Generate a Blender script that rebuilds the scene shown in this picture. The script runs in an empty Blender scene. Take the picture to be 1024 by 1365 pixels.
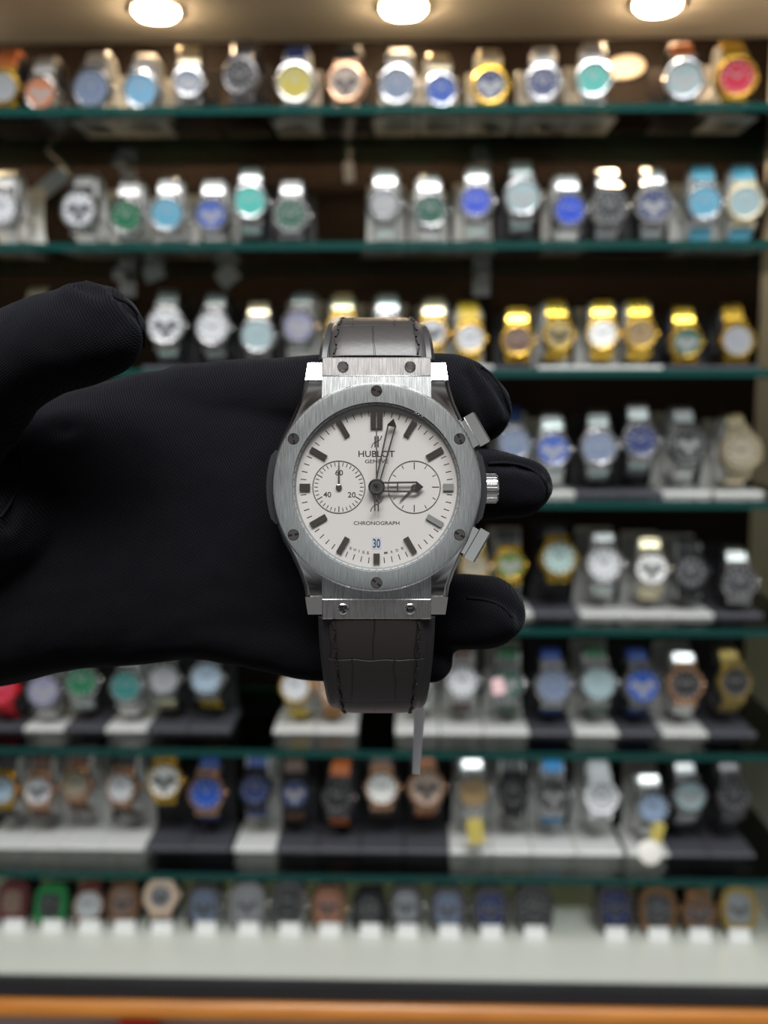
import bpy, bmesh, math, random
from mathutils import Vector, Matrix, noise
from mathutils.bvhtree import BVHTree

random.seed(7)
SC = bpy.context.scene
COL = SC.collection
PI = math.pi
rad = math.radians

# ------------------------------------------------------------------ camera
F = 1340.0                       # focal length in pixels of the 1024 x 1365 frame
CZ = 1.30                        # eye height
YAW, PITCH = rad(1.45), rad(6.9)
cam_loc = Vector((0, 0, CZ))
fwd = Vector((-math.sin(YAW) * math.cos(PITCH), math.cos(YAW) * math.cos(PITCH), -math.sin(PITCH)))
rgt = Vector((math.cos(YAW), math.sin(YAW), 0))
upv = rgt.cross(fwd)
R3 = Matrix((rgt, upv, -fwd)).transposed()
cd = bpy.data.cameras.new('camera')
cam = bpy.data.objects.new('camera', cd)
COL.objects.link(cam)
cam.matrix_world = Matrix.Translation(cam_loc) @ R3.to_4x4()
cd.sensor_fit = 'VERTICAL'
cd.sensor_height = 24.0
cd.lens = F / 1365.0 * 24.0
cd.clip_start = 0.01
cd.clip_end = 50
cd.dof.use_dof = True
cd.dof.focus_distance = 0.2005
cd.dof.aperture_fstop = cd.lens / 2.6
SC.camera = cam

SC.view_settings.view_transform = 'Standard'
SC.view_settings.look = 'None'
SC.view_settings.exposure = 0.0
SC.view_settings.gamma = 1.0
SC.view_settings.use_curve_mapping = False
SC.cycles.transparent_max_bounces = 40
SC.cycles.max_bounces = 8
SC.cycles.caustics_reflective = False
SC.cycles.caustics_refractive = False
SC.cycles.sample_clamp_indirect = 4.0

# ------------------------------------------------------------------ world and shop lights
W = bpy.data.worlds.new('shop_surroundings')
SC.world = W
W.use_nodes = True
wn, wl = W.node_tree.nodes, W.node_tree.links
wn.clear()
w_out = wn.new('ShaderNodeOutputWorld')
w_bg = wn.new('ShaderNodeBackground')
w_tc = wn.new('ShaderNodeTexCoord')
w_sep = wn.new('ShaderNodeSeparateXYZ')
w_ramp = wn.new('ShaderNodeValToRGB')
w_map = wn.new('ShaderNodeMapRange')
w_map.inputs[1].default_value = -1
w_map.inputs[2].default_value = 1
wl.new(w_tc.outputs['Generated'], w_sep.inputs[0])
wl.new(w_sep.outputs[2], w_map.inputs[0])
wl.new(w_map.outputs[0], w_ramp.inputs[0])
e = w_ramp.color_ramp.elements
e[0].position = 0.0
e[0].color = (0.20, 0.19, 0.18, 1)
e[1].position = 1.0
e[1].color = (0.55, 0.56, 0.58, 1)
k = e.new(0.40); k.color = (0.10, 0.10, 0.105, 1)
k = e.new(0.52); k.color = (0.33, 0.345, 0.35, 1)
k = e.new(0.70); k.color = (0.10, 0.085, 0.075, 1)
w_nz = wn.new('ShaderNodeTexNoise')
w_nz.inputs['Scale'].default_value = 3.6
w_nz.inputs['Detail'].default_value = 2.0
w_nr = wn.new('ShaderNodeMapRange')
w_nr.inputs[1].default_value = 0.40
w_nr.inputs[2].default_value = 0.62
w_nr.inputs[3].default_value = 0.08
w_nr.inputs[4].default_value = 2.0
w_mul = wn.new('ShaderNodeMixRGB')
w_mul.blend_type = 'MULTIPLY'
w_mul.inputs[0].default_value = 1.0
wl.new(w_tc.outputs['Generated'], w_nz.inputs[0])
wl.new(w_nz.outputs[0], w_nr.inputs[0])
wl.new(w_ramp.outputs[0], w_mul.inputs[1])
wl.new(w_nr.outputs[0], w_mul.inputs[2])
wl.new(w_mul.outputs[0], w_bg.inputs[0])
w_bg.inputs[1].default_value = 0.55
wl.new(w_bg.outputs[0], w_out.inputs[0])


def area(name, loc, target, sx, sy, power, color):
    l = bpy.data.lights.new(name, 'AREA')
    l.shape = 'RECTANGLE'
    l.size, l.size_y = sx, sy
    l.energy = power
    l.color = color
    o = bpy.data.objects.new(name, l)
    o.location = loc
    o.rotation_euler = (Vector(target) - Vector(loc)).to_track_quat('-Z', 'Y').to_euler()
    COL.objects.link(o)
    return o


area('shop_ceiling_panel_light', (-0.3, -0.5, CZ + 1.15), (0.0, 0.65, CZ - 0.25), 0.9, 0.35, 27.0, (1.0, 0.98, 0.95))
area('shop_aisle_panel_light', (0.35, -0.35, CZ + 1.25), (0.05, 0.75, CZ - 0.35), 1.0, 0.4, 40.0, (0.95, 0.98, 1.0))
LAMP_STRENGTH = 170.0
LAMP_COLOR = (1.0, 0.72, 0.42)


# ------------------------------------------------------------------ helpers
def P(px, py, d):
    """the point at depth d metres seen at a pixel of the 1024 x 1365 frame"""
    return cam_loc + fwd * d + rgt * ((px - 512) / F * d) + upv * ((682.5 - py) / F * d)


def onY(px, py, Y):
    r = fwd + rgt * ((px - 512) / F) + upv * ((682.5 - py) / F)
    return cam_loc + r * (Y / r.y)


MATS = {}


def mat(name, col, metal=0.0, rough=0.5, coat=0.0, spec=0.5, sheen=0.0, emit=None, estr=0.0):
    if name in MATS:
        return MATS[name]
    m = bpy.data.materials.new(name)
    m.use_nodes = True
    b = m.node_tree.nodes['Principled BSDF']
    b.inputs['Base Color'].default_value = (*col, 1)
    b.inputs['Metallic'].default_value = metal
    b.inputs['Roughness'].default_value = rough
    b.inputs['Coat Weight'].default_value = coat
    b.inputs['Coat Roughness'].default_value = 0.05
    b.inputs['Specular IOR Level'].default_value = spec
    b.inputs['Sheen Weight'].default_value = sheen
    if emit:
        b.inputs['Emission Color'].default_value = (*emit, 1)
        b.inputs['Emission Strength'].default_value = estr
    MATS[name] = m
    return m


def nodes_of(m):
    return m.node_tree.nodes, m.node_tree.links, m.node_tree.nodes['Principled BSDF']


def glass_mat(name, tint, rough=0.02, gain=1.0):
    m = bpy.data.materials.new(name)
    m.use_nodes = True
    n, l = m.node_tree.nodes, m.node_tree.links
    n.clear()
    out = n.new('ShaderNodeOutputMaterial')
    mix = n.new('ShaderNodeMixShader')
    tr = n.new('ShaderNodeBsdfTransparent')
    gl = n.new('ShaderNodeBsdfGlossy')
    fr = n.new('ShaderNodeFresnel')
    fr.inputs['IOR'].default_value = 1.5
    mu = n.new('ShaderNodeMath'); mu.operation = 'MULTIPLY'
    mu.inputs[1].default_value = gain
    tr.inputs['Color'].default_value = (*tint, 1)
    gl.inputs['Roughness'].default_value = rough
    l.new(fr.outputs[0], mu.inputs[0])
    l.new(mu.outputs[0], mix.inputs[0])
    l.new(tr.outputs[0], mix.inputs[1])
    l.new(gl.outputs[0], mix.inputs[2])
    l.new(mix.outputs[0], out.inputs[0])
    MATS[name] = m
    return m


class MB:
    """collects shapes, then links them as ONE mesh object"""

    def __init__(self):
        self.v, self.f = [], []

    def add(self, vs, fs, M=None):
        b = len(self.v)
        for p in vs:
            p = Vector(p)
            self.v.append(M @ p if M is not None else p)
        for q in fs:
            self.f.append([b + i for i in q])
        return self

    def rings(self, rings, cap0=True, cap1=True, loop=False, M=None):
        n = len(rings[0])
        vs = [p for r in rings for p in r]
        fs = []
        k = len(rings)
        for i in range(k if loop else k - 1):
            a, b = i * n, ((i + 1) % k) * n
            for j in range(n):
                j2 = (j + 1) % n
                fs.append((a + j, a + j2, b + j2, b + j))
        if not loop:
            if cap0:
                fs.append(tuple(reversed(range(n))))
            if cap1:
                fs.append(tuple(range((k - 1) * n, k * n)))
        return self.add(vs, fs, M)

    def box(self, c, s, M=None):
        x, y, z = (q / 2 for q in s)
        vs = [(c[0] + i * x, c[1] + j * y, c[2] + h * z) for h in (-1, 1) for j in (-1, 1) for i in (-1, 1)]
        return self.add(vs, [(0, 2, 3, 1), (4, 5, 7, 6), (0, 1, 5, 4), (2, 6, 7, 3), (0, 4, 6, 2), (1, 3, 7, 5)], M)

    def prism(self, outline, z0, z1, ch=0.0, M=None, ch0=None):
        def ring(z, ins):
            out = []
            for a, b in outline:
                r = math.hypot(a, b)
                s = 1 - ins / r if r > 1e-9 else 1
                out.append((a * s, b * s, z))
            return out
        if ch0 is None:
            ch0 = ch
        rs = []
        if ch0:
            rs.append(ring(z0, ch0))
        rs.append(ring(z0 + ch0, 0))
        rs.append(ring(z1 - ch, 0))
        if ch:
            rs.append(ring(z1, ch))
        return self.rings(rs, M=M)

    def lathe(self, prof, n=48, M=None, closed=False):
        rs = [[(r * math.cos(2 * PI * j / n), r * math.sin(2 * PI * j / n), z) for j in range(n)] for r, z in prof]
        return self.rings(rs, cap0=not closed, cap1=not closed, loop=closed, M=M)

    def tube(self, pts, radii, n=12, M=None):
        pts = [Vector(p) for p in pts]
        if not hasattr(radii, '__len__'):
            radii = [radii] * len(pts)
        rs = []
        ref = None
        for i, p in enumerate(pts):
            t = (pts[min(i + 1, len(pts) - 1)] - pts[max(i - 1, 0)]).normalized()
            if ref is None:
                ref = Vector((0, 0, 1)) if abs(t.z) < 0.9 else Vector((1, 0, 0))
            u = (ref - t * ref.dot(t)).normalized()
            ref = u
            w = t.cross(u)
            rs.append([p + (u * math.cos(2 * PI * j / n) + w * math.sin(2 * PI * j / n)) * radii[i] for j in range(n)])
        return self.rings(rs, M=M)

    def strip(self, path, widths, thick, loop=False, M=None, rnd=0.25):
        """a band of flat section swept along a path in the (b, c) plane; a runs across. thick may be a list."""
        k = len(path)
        if not hasattr(widths, '__len__'):
            widths = [widths] * k
        if not hasattr(thick, '__len__'):
            thick = [thick] * k
        rs = []
        for i, (b, c) in enumerate(path):
            i0, i1 = ((i - 1) % k, (i + 1) % k) if loop else (max(i - 1, 0), min(i + 1, k - 1))
            tb, tc = path[i1][0] - path[i0][0], path[i1][1] - path[i0][1]
            q = math.hypot(tb, tc) or 1
            nb, nc = tc / q, -tb / q
            w, t = widths[i] / 2, thick[i] / 2
            cc = min(t, w) * 2 * rnd
            sec = [(-w, -t + cc), (-w + cc, -t), (w - cc, -t), (w, -t + cc), (w, t - cc), (w - cc, t), (-w + cc, t), (-w, t - cc)]
            rs.append([(a, b + nb * o, c + nc * o) for a, o in sec])
        return self.rings(rs, loop=loop, M=M)

    def mesh(self, name, smooth=32):
        me = bpy.data.meshes.new(name)
        me.from_pydata([tuple(p) for p in self.v], [], self.f)
        me.validate()
        bm = bmesh.new()
        bm.from_mesh(me)
        bmesh.ops.recalc_face_normals(bm, faces=bm.faces)
        bm.to_mesh(me)
        bm.free()
        if smooth:
            me.polygons.foreach_set('use_smooth', [True] * len(me.polygons))
            me.set_sharp_from_angle(angle=rad(smooth))
        return me

    def build(self, name, m, parent=None, smooth=32):
        me = self.mesh(name, smooth)
        return link(name, me, m, parent)


def link(name, me, m, parent=None):
    o = bpy.data.objects.new(name, me)
    COL.objects.link(o)
    if m is not None:
        if len(me.materials) == 0:
            me.materials.append(m)
        else:                                       # shared mesh: the colour sits on the object
            o.material_slots[0].link = 'OBJECT'
            o.material_slots[0].material = m
    if parent is not None:
        o.parent = parent
    return o


def tag(o, label=None, cat=None, group=None, kind=None):
    if label: o['label'] = label
    if cat: o['category'] = cat
    if group: o['group'] = group
    if kind: o['kind'] = kind
    return o


def empty(name, M, label, cat, group=None):
    o = bpy.data.objects.new(name, None)
    o.empty_display_size = 0.01
    COL.objects.link(o)
    o.matrix_world = M if isinstance(M, Matrix) else Matrix.Translation(M)
    return tag(o, label, cat, group)


def circle(r, n=48, ph=0.0):
    return [(r * math.cos(ph + 2 * PI * j / n), r * math.sin(ph + 2 * PI * j / n)) for j in range(n)]


# ------------------------------------------------------------------ the cabinet shell
Y_FRONT, Y_BACK, Y_WALL = 0.900, 1.098, 1.116
X_L = -0.66
X_R = onY(1001, 682, Y_WALL).x


def zrow(py, Y=Y_FRONT):
    return onY(512, py, Y).z


wood_dark = mat('dark_brown_veneer', (0.022, 0.012, 0.008), 0, 0.6, 0.0, 0.15)
n, l, b = nodes_of(wood_dark)
tc = n.new('ShaderNodeTexCoord'); mp = n.new('ShaderNodeMapping'); nz = n.new('ShaderNodeTexNoise'); rp = n.new('ShaderNodeValToRGB')
mp.inputs['Scale'].default_value = (6, 6, 60)
nz.inputs['Scale'].default_value = 2.0
rp.color_ramp.elements[0].color = (0.005, 0.0027, 0.0018, 1)
rp.color_ramp.elements[1].color = (0.017, 0.009, 0.0055, 1)
l.new(tc.outputs['Object'], mp.inputs[0]); l.new(mp.outputs[0], nz.inputs[0]); l.new(nz.outputs[0], rp.inputs[0]); l.new(rp.outputs[0], b.inputs['Base Color'])

paint = mat('off_white_laminate', (0.86, 0.86, 0.86), 0, 0.4)
ceil_mat = mat('cream_ceiling_board', (0.74, 0.69, 0.61), 0, 0.55)
Z_CEIL = onY(512, 54, Y_WALL).z
Z_DECK = zrow(1302, 0.888)

MB().box(((X_L + X_R) / 2, Y_WALL + 0.008, (Z_CEIL + Z_DECK) / 2), (X_R - X_L + 0.05, 0.016, Z_CEIL - Z_DECK + 0.3)).build('wall_back', wood_dark)['kind'] = 'structure'
MB().box((X_R + 0.0125, 0.985, (Z_CEIL + Z_DECK) / 2), (0.025, 0.28, Z_CEIL - Z_DECK + 0.3)).build('wall_right', paint)['kind'] = 'structure'
MB().box((X_L - 0.0125, 0.985, (Z_CEIL + Z_DECK) / 2), (0.025, 0.28, Z_CEIL - Z_DECK + 0.3)).build('wall_left', paint)['kind'] = 'structure'
MB().box(((X_L + X_R) / 2, 0.98, Z_CEIL + 0.01), (X_R - X_L + 0.05, 0.29, 0.02)).build('ceiling', ceil_mat)['kind'] = 'structure'

# display deck at the bottom, its dark rubber strip, the wooden counter edge and the panel beneath
deck_mat = mat('white_deck_laminate', (0.50, 0.51, 0.455), 0, 0.3, 0.2)
XM, XW = (X_L + X_R) / 2, X_R - X_L
o = MB().box((XM, (0.888 + Y_WALL) / 2, Z_DECK - 0.006), (XW - 0.002, Y_WALL - 0.888, 0.012)).build('display_deck', deck_mat)
tag(o, 'white laminate display deck under the bottom row of watches', 'deck')
o = MB().box((XM, 0.880, Z_DECK - 0.0095), (XW + 0.05, 0.015, 0.013)).build('trim_1', mat('black_rubber_strip', (0.012, 0.012, 0.014), 0, 0.45))
o['kind'] = 'structure'
edge_wood = mat('orange_brown_wood', (0.36, 0.14, 0.03), 0, 0.35, 0.3)
n, l, b = nodes_of(edge_wood)
tc = n.new('ShaderNodeTexCoord'); mp = n.new('ShaderNodeMapping'); nz = n.new('ShaderNodeTexNoise'); rp = n.new('ShaderNodeValToRGB')
mp.inputs['Scale'].default_value = (8, 120, 120)
nz.inputs['Scale'].default_value = 1.6
rp.color_ramp.elements[0].color = (0.26, 0.080, 0.010, 1)
rp.color_ramp.elements[1].color = (0.56, 0.22, 0.035, 1)
l.new(tc.outputs['Object'], mp.inputs[0]); l.new(mp.outputs[0], nz.inputs[0]); l.new(nz.outputs[0], rp.inputs[0]); l.new(rp.outputs[0], b.inputs['Base Color'])
prof = [(0.0, 0.0), (-0.012, 0.0), (-0.0155, -0.004), (-0.0165, -0.009), (-0.0155, -0.014), (-0.012, -0.018), (0.0, -0.018)]
zt = Z_DECK - 0.017
mb = MB()
mb.rings([[(x, 0.880 + a, zt + c) for a, c in prof] for x in (X_L - 0.03, X_R + 0.03)])
o = mb.build('trim_2', edge_wood)
o['kind'] = 'structure'
panel = mat('mauve_grey_panel', (0.62, 0.52, 0.52), 0, 0.5)
MB().box((XM, 0.895, (zt - 0.018) / 2), (XW + 0.05, 0.02, zt - 0.018)).build('wall_front', panel)['kind'] = 'structure'
pr = onY(186, 1352, 0.875)
root = empty('storage_box', (pr.x, 0.865, 0), 'red storage box standing below the orange wooden counter edge', 'box')
MB().prism([(-0.017, -0.014), (0.017, -0.014), (0.017, 0.014), (-0.017, 0.014)], 0, zt - 0.04, 0.001).build('box_body', mat('dark_red_card', (0.22, 0.004, 0.012), 0, 0.5), root)
MB().prism([(-0.018, -0.015), (0.018, -0.015), (0.018, 0.015), (-0.018, 0.015)], zt - 0.04, zt - 0.022, 0.001).build('lid', mat('dark_red_lid', (0.26, 0.006, 0.016), 0, 0.45), root)
MB().box((0, -0.40, -0.01), (3.0, 3.2, 0.02)).build('floor', mat('grey_floor_tile', (0.2, 0.19, 0.19), 0, 0.5))['kind'] = 'structure'

# glass shelves
glass = glass_mat('clear_shelf_glass', (0.955, 0.982, 0.972), 0.03, 1.0)
edge_glass = mat('teal_glass_edge', (0.012, 0.075, 0.066), 0, 0.15, 0.2)
n, l, b = nodes_of(edge_glass)
tr_ = n.new('ShaderNodeBsdfTransparent'); tr_.inputs['Color'].default_value = (0.40, 0.66, 0.60, 1)
mx = n.new('ShaderNodeMixShader'); mx.inputs[0].default_value = 0.5
l.new(b.outputs[0], mx.inputs[1]); l.new(tr_.outputs[0], mx.inputs[2]); l.new(mx.outputs[0], n['Material Output'].inputs[0])
rear_glow = mat('teal_glass_rear_glow', (0.02, 0.20, 0.17), 0, 0.15, 0.2)  # light carried inside the glass put into the colour as a brighter teal
SHELF_PY = [140, 322, 492, 667, 836, 1001, 1167]
SHELF_WORD = ['top', 'second', 'third', 'fourth', 'fifth', 'sixth', 'seventh']
ZS = []
brk = mat('satin_shelf_pin', (0.62, 0.62, 0.60), 1, 0.25)
for i, py in enumerate(SHELF_PY):
    zt_ = zrow(py)
    ZS.append(zt_)
    root = empty('glass_shelf', (XM, (Y_FRONT + Y_BACK) / 2, zt_ - 0.007), 'clear glass shelf with teal edge carrying the %s row of watches' % SHELF_WORD[i], 'shelf', 'glass shelves of the cabinet')
    d = Y_BACK - Y_FRONT
    p_ = MB().box((0, 0, 0.0035), (XW - 0.003, d - 0.003, 0.007)).build('pane', glass, root, smooth=0)
    MB().box((0, -d / 2 + 0.00075, 0.0035), (XW - 0.003, 0.0015, 0.007)).build('front_edge', edge_glass, root, smooth=0)
    MB().box((0, d / 2 - 0.00075, 0.0035), (XW - 0.003, 0.0015, 0.007)).build('rear_edge', rear_glow, root, smooth=0)
    for px in ((170, 642) if i < 2 else ()):
        c = onY(px, py, Y_WALL)
        rb = empty('shelf_bracket', (c.x, Y_WALL, zt_ - 0.0075), 'small satin metal bracket holding the %s glass shelf, %s' % (SHELF_WORD[i], {170: 'the one nearer its left end', 642: 'the one just right of its middle'}[px]), 'bracket', 'shelf brackets on the dark back wall')
        MB().box((0, -0.003, -0.010), (0.018, 0.006, 0.020)).build('wall_plate', brk, rb)
        MB().box((0, -0.020, -0.0025), (0.014, 0.034, 0.005)).build('support_tongue', brk, rb)

# downlights set into the cabinet ceiling
lamp_mat = mat('lit_warm_lens', (1, 0.9, 0.7), 0, 0.4, emit=LAMP_COLOR, estr=LAMP_STRENGTH)
ring_mat = mat('brushed_lamp_ring', (0.7, 0.66, 0.58), 1, 0.3)
for px, py, w in ((-125, 16, 'beside the first watch of the top shelf'), (208, 12, 'above the pale blue watch of the top shelf'), (538, 8, 'in the middle of the cabinet ceiling'), (877, 3, 'close to the white side wall')):
    r_ = fwd + rgt * ((px - 512) / F) + upv * ((682.5 - py) / F)
    c = cam_loc + r_ * ((Z_CEIL - CZ) / r_.z)
    root = empty('downlight', (c.x, c.y, Z_CEIL), 'round lit recessed downlight ' + w, 'light', 'downlights in the cabinet ceiling')
    MB().lathe([(0.021, 0.0), (0.0265, 0.0), (0.0265, -0.0015), (0.0245, -0.003), (0.021, -0.0025)], 40, closed=True).build('lamp_ring', ring_mat, root)
    MB().lathe([(0.0209, 0.0), (0.0209, -0.0035), (0.018, -0.0065), (0.010, -0.0085), (0.002, -0.009)], 40).build('lens', lamp_mat, root)

# ------------------------------------------------------------------ the main watch
S = 1 / 6.70e3          # metres per photo pixel at the bezel plane
mm = 1e-3
steel_pol = mat('polished_steel', (0.85, 0.85, 0.84), 1, 0.10)
steel_hand = mat('polished_dark_steel', (0.26, 0.24, 0.225), 1, 0.18)
black_rubber = mat('black_rubber', (0.012, 0.012, 0.014), 0, 0.42)


def brushed(name, col, rough, sx, sy, lo, hi):
    m = mat(name, col, 1, rough)
    n, l, b = nodes_of(m)
    tc = n.new('ShaderNodeTexCoord'); mp = n.new('ShaderNodeMapping'); nz = n.new('ShaderNodeTexNoise')
    mp.inputs['Scale'].default_value = (sx, sy, sy)
    nz.inputs['Scale'].default_value = 1.0
    nz.inputs['Detail'].default_value = 4
    rp = n.new('ShaderNodeValToRGB')
    rp.color_ramp.elements[0].position = 0.3
    rp.color_ramp.elements[1].position = 0.7
    rp.color_ramp.elements[0].color = tuple(c * lo for c in col) + (1,)
    rp.color_ramp.elements[1].color = tuple(min(1, c * hi) for c in col) + (1,)
    bp = n.new('ShaderNodeBump')
    bp.inputs['Strength'].default_value = 0.12
    bp.inputs['Distance'].default_value = 0.00003
    mr = n.new('ShaderNodeMapRange')
    mr.inputs[3].default_value = rough - 0.04
    mr.inputs[4].default_value = rough + 0.05
    l.new(tc.outputs['Object'], mp.inputs[0]); l.new(mp.outputs[0], nz.inputs[0])
    l.new(nz.outputs[0], rp.inputs[0]); l.new(rp.outputs[0], b.inputs['Base Color'])
    l.new(nz.outputs[0], bp.inputs['Height']); l.new(bp.outputs[0], b.inputs['Normal'])
    l.new(nz.outputs[0], mr.inputs[0]); l.new(mr.outputs[0], b.inputs['Roughness'])
    return m


bez_mat = brushed('vertical_brushed_steel', (0.86, 0.89, 0.89), 0.27, 5500, 260, 0.80, 1.12)
plate_mat = brushed('satin_brushed_steel', (0.80, 0.77, 0.755), 0.27, 5000, 300, 0.88, 1.08)

MW = Matrix.Translation(P(502, 649, 0.200)) @ R3.to_4x4()
watch = empty('wristwatch', MW, 'large steel chronograph with white dial held up on the black gloved fingers', 'watch')

# case with its four lugs
half = [(10.9, 24.9), (11.2, 25.25), (13.9, 25.25), (14.3, 24.8), (14.5, 22.5), (14.95, 20), (15.9, 16.9), (17.4, 13.6), (18.9, 10.9), (20.0, 8.0), (20.35, 4.0)]
bot = [(x * (1.0 if y < 20 else 0.99), -y - (0.5 if y > 20 else 0)) for x, y in reversed(half)]
rightside = [(10.9, 20.0)] + half + [(20.45, 0.0)] + bot + [(10.9, -20.0)]
leftside = [(-x, y) for x, y in reversed(rightside)]
outline = rightside + leftside


def lug_drop(x, y):
    return -0.0115 * max(0, abs(y) - 12.5) ** 2


mb = MB()
rs = []
for z, ins in ((-10.8, 0.8), (-9.8, 0.0), (-3.9, 0.0), (-2.75, 0.75), (-2.5, 1.0)):
    ring = []
    for x, y in outline:
        sgn = 1 if x > 0 else -1
        xx = x - sgn * ins if abs(x) > 11.5 else x
        yy = y - (ins if y > 0 else -ins) if abs(y) > 24 else y
        ring.append((xx * mm, yy * mm, (z + lug_drop(x, y) * (1.0 if z > -5 else 0.9)) * mm))
    rs.append(ring)
mb.rings(rs)
me = mb.mesh('case', 0)
bm = bmesh.new(); bm.from_mesh(me)
bmesh.ops.triangulate(bm, faces=[f for f in bm.faces if len(f.verts) > 4])
bm.to_mesh(me); bm.free()
me.polygons.foreach_set('use_smooth', [True] * len(me.polygons))
me.set_sharp_from_angle(angle=rad(28))
case = link('case', me, steel_pol, watch)

# faceted lug tips
for sx in (-1, 1):
    for sy in (-1, 1):
        y1, y0 = (25.35, 21.7) if sy > 0 else (-25.85, -22.2)
        x0, x1 = 10.95, 14.15
        za, zb = -2.5 + lug_drop(0, 21.7), -2.5 + lug_drop(0, 25.2) - 0.5
        vs = []
        for (x, y, z, t) in ((x0, y0, za, 0), (x1 + .35, y0, za, 0), (x1 - .1, y1, zb, 0), (x0, y1, zb, 0)):
            vs.append((sx * x * mm, y * mm, (z - 2.2) * mm))
        for (x, y, z) in ((x0, y0, za), (x1 + .3, y0, za), (x1 - .15, y1, zb), (x0, y1, zb)):
            vs.append((sx * x * mm, y * mm, (z + 0.35) * mm))
        m2 = MB().add(vs, [(0, 1, 2, 3), (4, 5, 6, 7), (0, 1, 5, 4), (1, 2, 6, 5), (2, 3, 7, 6), (3, 0, 4, 7)])
        m2.build('lug_tip', steel_pol, case, smooth=0)

# brushed case shoulder and the strap plates with two screws each
for sy in (-1, 1):
    y0, y1 = 17.3, 22.25
    o = MB()
    vs = []
    off = 0.0 if sy > 0 else 0.15
    for z in (-7.5, -1.45):
        for x, y in ((-10.95, y0), (10.95, y0), (10.95, y1), (-10.95, y1)):
            vs.append((x * mm, sy * (y + off) * mm, (z + (0 if y < 20 else -0.75)) * mm))
    o.add(vs, [(0, 1, 2, 3), (4, 5, 6, 7), (0, 1, 5, 4), (1, 2, 6, 5), (2, 3, 7, 6), (3, 0, 4, 7)])
    o.build('case_shoulder', bez_mat, watch, smooth=0)
    ya, yb = 22.3 + off, 26.2 + off + (0.25 if sy < 0 else 0)
    vs = []
    for zz, ins in ((-7.5, 0), (-2.0, 0), (-1.75, 0.22)):
        for x, y in ((-11 + ins, ya + ins), (11 - ins, ya + ins), (11 - ins, yb - ins), (-11 + ins, yb - ins)):
            k = (y - ya) / (yb - ya)
            vs.append((x * mm, sy * y * mm, (zz - 0.25 - 0.5 * k) * mm))
    fs = [(0, 1, 2, 3), (8, 9, 10, 11)]
    for a in (0, 4):
        for j in range(4):
            fs.append((a + j, a + (j + 1) % 4, a + 4 + (j + 1) % 4, a + 4 + j))
    pl = MB().add(vs, fs).build('strap_plate', plate_mat, watch, smooth=0)
    tilt = Matrix.Rotation(-sy * math.atan2(0.5, yb - ya), 4, 'X')
    for sx in (-1, 1):
        cx, cy = sx * 6.75, sy * (ya + yb) / 2
        M = Matrix.Translation((cx * mm, cy * mm, -2.25 * mm)) @ tilt @ Matrix.Rotation(rad(25 if sx < 0 else 90), 4, 'Z')
        sc_ = MB()
        w = 1.08
        # screw head with an H slot: two half discs, a bridge, ring
        sc_.lathe([(0.80 * mm, 0.0), (1.12 * mm, 0.0), (1.12 * mm, 0.22 * mm), (0.98 * mm, 0.32 * mm), (0.80 * mm, 0.30 * mm)], 28, M, closed=True)
        sc_.lathe([(0.82 * mm, -0.02 * mm), (0.82 * mm, 0.06 * mm)], 28, M)
        sc_.box((0, 0, 0.16 * mm), (0.42 * mm, 1.6 * mm, 0.28 * mm), M)
        sc_.box((0, 0.62 * mm, 0.16 * mm), (1.1 * mm, 0.4 * mm, 0.28 * mm), M)
        sc_.box((0, -0.62 * mm, 0.16 * mm), (1.1 * mm, 0.4 * mm, 0.28 * mm), M)
        sc_.build('screw', steel_pol, pl)

# bezel
prof = [(20.75, -2.9), (20.85, -0.45), (20.55, -0.06), (20.2, 0.0), (16.89, 0.0), (16.87, -0.03), (16.87, -0.4), (16.85, -2.45), (18.5, -2.9)]
bezel = MB().lathe([(r * mm, z * mm) for r, z in prof], 128, closed=True).build('bezel', bez_mat, watch, smooth=20)
recess = mat('screw_well', (0.02, 0.02, 0.022), 0.6, 0.3)
for a, rot in ((90, 70), (30, 20), (-30, 60), (-90, 50), (-150, 100), (150, 10)):
    M = Matrix.Translation((19.1 * mm * math.cos(rad(a)), 19.1 * mm * math.sin(rad(a)), 0)) @ Matrix.Rotation(rad(rot), 4, 'Z')
    w = MB().lathe([(1.14 * mm, -0.1 * mm), (1.14 * mm, 0.015 * mm)], 28, M).build('screw_well', recess, bezel, smooth=0)
    s_ = MB()
    n_ = 12
    for sgn in (-1, 1):
        seg = [(sgn * (0.20 + 0.0) * mm, -0.92 * mm)] + [(sgn * max(0.20, 1.02 * math.cos(t)) * mm, 1.02 * math.sin(t) * mm) for t in [rad(-62 + 124 * q / n_) for q in range(n_ + 1)]] + [(sgn * 0.20 * mm, 0.92 * mm)]
        lo = [(x, y, 0.01 * mm) for x, y in seg]
        hi = [(x, y, 0.07 * mm) for x, y in seg]
        s_.rings([lo, hi], M=M)
    s_.box((0, 0, 0.035 * mm), (0.5 * mm, 0.46 * mm, 0.05 * mm), M)
    s_.build('screw', steel_hand, bezel, smooth=0)

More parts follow.
